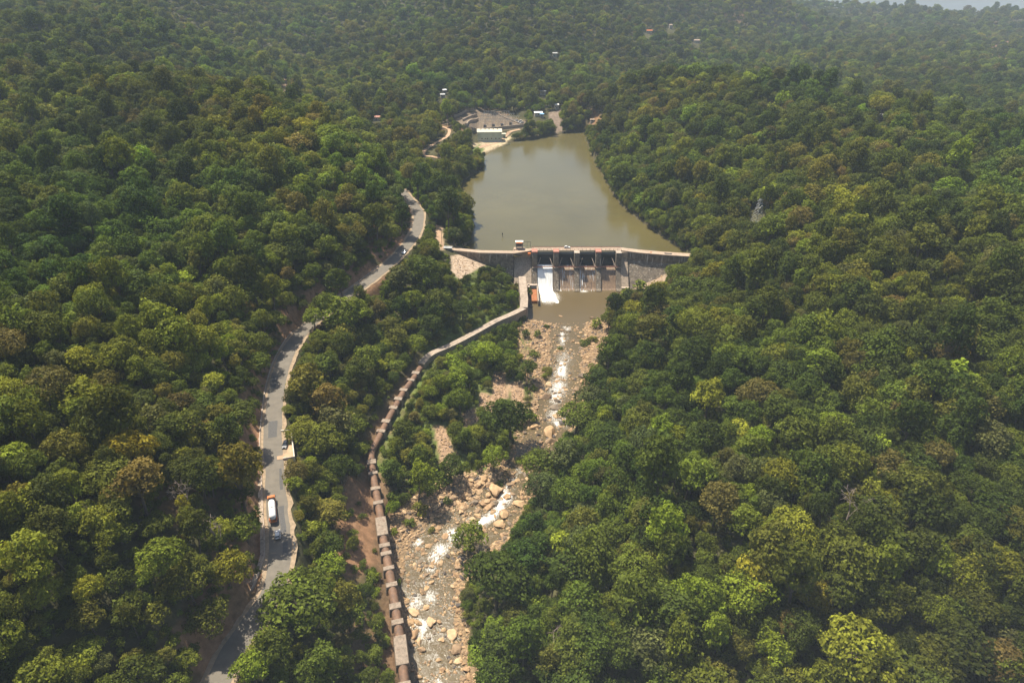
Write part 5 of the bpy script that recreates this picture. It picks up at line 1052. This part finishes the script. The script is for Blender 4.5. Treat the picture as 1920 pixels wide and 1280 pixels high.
# ------------------------------------------------------------------ stones
STN = []
for i in range(9):
    g = np.random.default_rng(700+i); bm = bmesh.new(); bmesh.ops.create_icosphere(bm, subdivisions=3 if i < 6 else 2, radius=1); sq = g.uniform(.6, 1, 3); cuts = [(g.normal(size=3), g.uniform(.5, .82)) for _ in range(11)]
    for vtx in bm.verts:
        p = np.array(vtx.co)
        for nn, dd_ in cuts: nn = nn/np.linalg.norm(nn); q_ = p @ nn; p = p-nn*max(0, q_-dd_)*.97
        p = p*(1+.06*math.sin(p[0]*6+i)+.05*math.sin(p[1]*7)); p = p*np.array([1.15, .9, .72 if i != 5 else .45]); vtx.co = Vector(p)
    me = bpy.data.meshes.new('boulder'); bm.to_mesh(me); bm.free(); me.materials.append(M['stone']); [setattr(f_, 'use_smooth', False) for f_ in me.polygons]; STN.append(me)
ROCKC = [(.40, .262, .140), (.35, .225, .125), (.45, .30, .165), (.28, .19, .115), (.20, .155, .11), (.48, .33, .19)]; DARKC = (.10, .085, .075)
HAND = [(929, 924, 33), (902, 905, 15), (959, 891, 17), (895, 937, 13), (924, 940, 14), (907, 950, 18), (973, 949, 21), (946, 969, 24), (935, 985, 22), (831, 958, 13), (865, 950, 15), (874, 955, 13), (873, 965, 12), (870, 933, 18), (792, 998, 10), (793, 1034, 11), (825, 1059, 15), (814, 1085, 13), (856, 1079, 14), (876, 1075, 15), (793, 1114, 17), (809, 1168, 24), (815, 1180, 9), (815, 1190, 10), (847, 1193, 23), (855, 1222, 25), (826, 1202, 10), (886, 978, 12), (905, 993, 14), (943, 1005, 14), (836, 1008, 15), (821, 995, 14), (958, 912, 14), (915, 958, 12), (880, 925, 14), (848, 935, 13), (895, 960, 13), (860, 1240, 18), (795, 1040, 9),
        (1082, 734, 20), (1022, 749, 21), (1044, 754, 14), (1039, 767, 17), (1051, 776, 12), (1044, 783, 16), (1030, 816, 31), (1032, 832, 22), (1004, 804, 20), (1055, 795, -15), (1075, 792, -15), (1066, 799, -10), (1029, 726, 17), (1093, 706, 17), (1094, 717, 15), (1054, 622, 10), (1051, 596, 8), (1109, 598, 9), (1142, 581, 9), (993, 576, -13), (1014, 829, 10), (1012, 788, 12), (1061, 768, 10), (1158, 572, 8), (1168, 566, 9), (1175, 552, 9), (1172, 560, 8), (1160, 580, 8), (1150, 586, 7), (990, 610, 9), (975, 1112, 0), (870, 1060, -16), (880, 1062, -13), (862, 1048, -12), (888, 1048, -12), (850, 1052, -10), (896, 1058, -12), (776, 1150, 22), (768, 1168, 20), (784, 1170, 18), (778, 1190, 22), (786, 1205, 16), (772, 1205, 16), (790, 1220, 18), (874, 1255, 16), (880, 1270, 18)]
rows = []
for (u0, v0, w0) in HAND:
    if not w0: continue
    q0 = hit(u0, v0); dd = float(proj(q0.x, q0.y, q0.z)[2]); r_ = abs(w0)*.5*dd/F; c = DARKC if w0 < 0 else ROCKC[R.randrange(6)]; rl, wl, wr, rr, zz = [float(a) for a in river_at(np.array(q0.y))]
    rows.append((q0.x, q0.y, max(q0.z, zz-.2)+r_*.22, r_, c, R.randrange(6)))
g = np.random.default_rng(12); N = 60000; Yr = g.uniform(118, 372, N); rl, wl, wr, rr, zz = river_at(Yr); Xr = rl-2+(rr-rl+4)*g.uniform(size=N)
inw = (Xr > wl) & (Xr < wr); clump = fbm(Xr/5, Yr/5, 95, 3); wd_ = (rr-rl); keep = (g.uniform(size=N) < wd_/45) & np.where(inw, (g.uniform(size=N) < .20+.9*np.clip(clump, 0, 1)) & (Yr < 338), True) & ((Yr < 341) | (Xr > wr)) & (clump > -.45)
Xr, Yr, inw, zz = Xr[keep], Yr[keep], inw[keep], zz[keep]; sz = np.clip(.17*(1-g.uniform(size=len(Xr)))**-.45, .17, 1.0)*np.where(inw, 1.1, 1.0); uq, vq, dq = proj(Xr, Yr, zz)
big = np.maximum(np.exp(-(((uq-900)/70)**2+((vq-935)/42)**2)), np.exp(-(((uq-875)/30)**2+((vq-1062)/25)**2))); sz = sz*(1+.75*big); 
bad = (seg_info(Xr, Yr, pipe)[0] < 2.6) | (seg_info(Xr, Yr, canal)[0] < 3); Xr, Yr, inw, zz, sz, uq, vq = [a[~bad] for a in (Xr, Yr, inw, zz, sz, uq, vq)]
for poly in GULLY+[[(745, 880), (790, 870), (800, 930), (760, 970), (740, 930)], [(848, 482), (866, 482), (900, 498), (880, 510), (862, 522), (850, 505)], [(1185, 515), (1240, 510), (1244, 532), (1215, 545), (1185, 540)]]:
    uu_ = g.uniform(min(p[0] for p in poly), max(p[0] for p in poly), 260); vv_ = g.uniform(min(p[1] for p in poly), max(p[1] for p in poly), 260); mm = sdist(uu_, vv_, poly) < 0
    hh = [hit(a_, b_) for a_, b_ in zip(uu_[mm], vv_[mm])]; k_ = len(hh); Xr = np.concatenate([Xr, [h_.x for h_ in hh]]); Yr = np.concatenate([Yr, [h_.y for h_ in hh]]); zz = np.concatenate([zz, [h_.z for h_ in hh]]); inw = np.concatenate([inw, np.zeros(k_, bool)]); sz = np.concatenate([sz, g.uniform(.2, .55, k_)]); uq = np.concatenate([uq, uu_[mm]]); vq = np.concatenate([vq, vv_[mm]])
zr = H(Xr, Yr); zr = np.where(inw, np.maximum(zr, zz-.15), zr)+sz*.18
od = np.argsort(-sz); nb = 300-len(rows)
for k in od[:nb]: rows.append((Xr[k], Yr[k], zr[k], sz[k], DARKC if R.random() < (.35 if vq[k] > 1035 and uq[k] > 845 else .10) else ROCKC[R.randrange(6)], R.randrange(9)))
LM = [(929, 924, 'the widest boulder'), (1030, 816, 'the big boulder in the dark pool'), (880, 1005, 'the river island tree'), (751, 1225, 'the big concrete pipe block'), (712, 990, 'the long pipe saddle'), (793, 1114, 'the lone boulder midstream'), (809, 1168, 'the square slab midstream'), (845, 872, 'the dark tree above the boulders'), (1055, 795, 'the black rapids rocks'), (1052, 600, 'the lower edge of the dam pool'),
      (955, 685, 'the neat round tree'), (1050, 740, 'the narrow rapids'), (855, 1222, 'the lower bank boulder'), (875, 1060, 'the dark rock cluster'), (1090, 700, 'the right bank slab')]
WORDS = ['no', 'two', 'four', 'six', 'eight', 'ten', 'twelve', 'fourteen', 'sixteen', 'eighteen', 'twenty', 'twenty two', 'twenty four', 'twenty six', 'twenty eight', 'thirty', 'thirty two', 'thirty four', 'thirty six', 'thirty eight', 'forty']
for (x, y, z, r_, c, kd) in rows:
    o = bpy.data.objects.new('boulder', STN[kd]); C.objects.link(o); o.location = (x, y, z); o.scale = (r_, r_*R.uniform(.75, 1.1), r_*R.uniform(.7, 1.0)); o.rotation_euler = (R.uniform(-.2, .2), R.uniform(-.2, .2), R.uniform(0, 6.28)); tinted(o, c)
    uu_, vv_, dd_ = [float(a) for a in proj(x, y, z)]; ds = ('huge' if r_ > 1.9 else 'large' if r_ > 1.2 else 'middling' if r_ > .8 else 'small')+' '+('dark wet' if c == DARKC else 'grey brown' if c[0] < .3 else 'pale tan' if c[0] > .48 else 'tan')
    tagk(o, tree_label(uu_, vv_, F/dd_*.4, ds, 'boulder'), 'boulder', 'boulders in the river bed')
k = od[nb:]; n = len(k); g = np.random.default_rng(13); pal = np.array(ROCKC+[DARKC]); sc = np.stack([sz[k]*g.uniform(.8, 1.2, n), sz[k]*g.uniform(.7, 1.1, n), sz[k]*g.uniform(.6, 1, n)], 1)
instancer('river_stones', np.stack([Xr[k], Yr[k], zr[k]], 1), np.stack([g.uniform(-.3, .3, n), g.uniform(-.3, .3, n), g.uniform(0, 6.28, n)], 1), sc, g.integers(6, 9, n), pal[g.choice(7, n, p=[.2, .2, .15, .16, .1, .1, .09])], STN, 'loose tan stones and cobbles covering the river bed', 'stones')

# ------------------------------------------------------------------ haze
hz = MB().box((0, 2000, -120), (10800, 11600, 640)).build('haze', bpy.data.materials.new('haze_air'), None); hz['kind'] = 'stuff'; tagk(hz, 'thin pale haze filling the valley air', 'haze')
m = hz.data.materials[0]; m.use_nodes = True; t = m.node_tree; t.nodes.remove(t.nodes['Principled BSDF']); pv = t.nodes.new('ShaderNodeVolumePrincipled'); pv.inputs['Color'].default_value = (.78, .89, 1, 1); pv.inputs['Density'].default_value = .00012; pv.inputs['Anisotropy'].default_value = -.38
t.links.new(pv.outputs[0], t.nodes['Material Output'].inputs['Volume'])
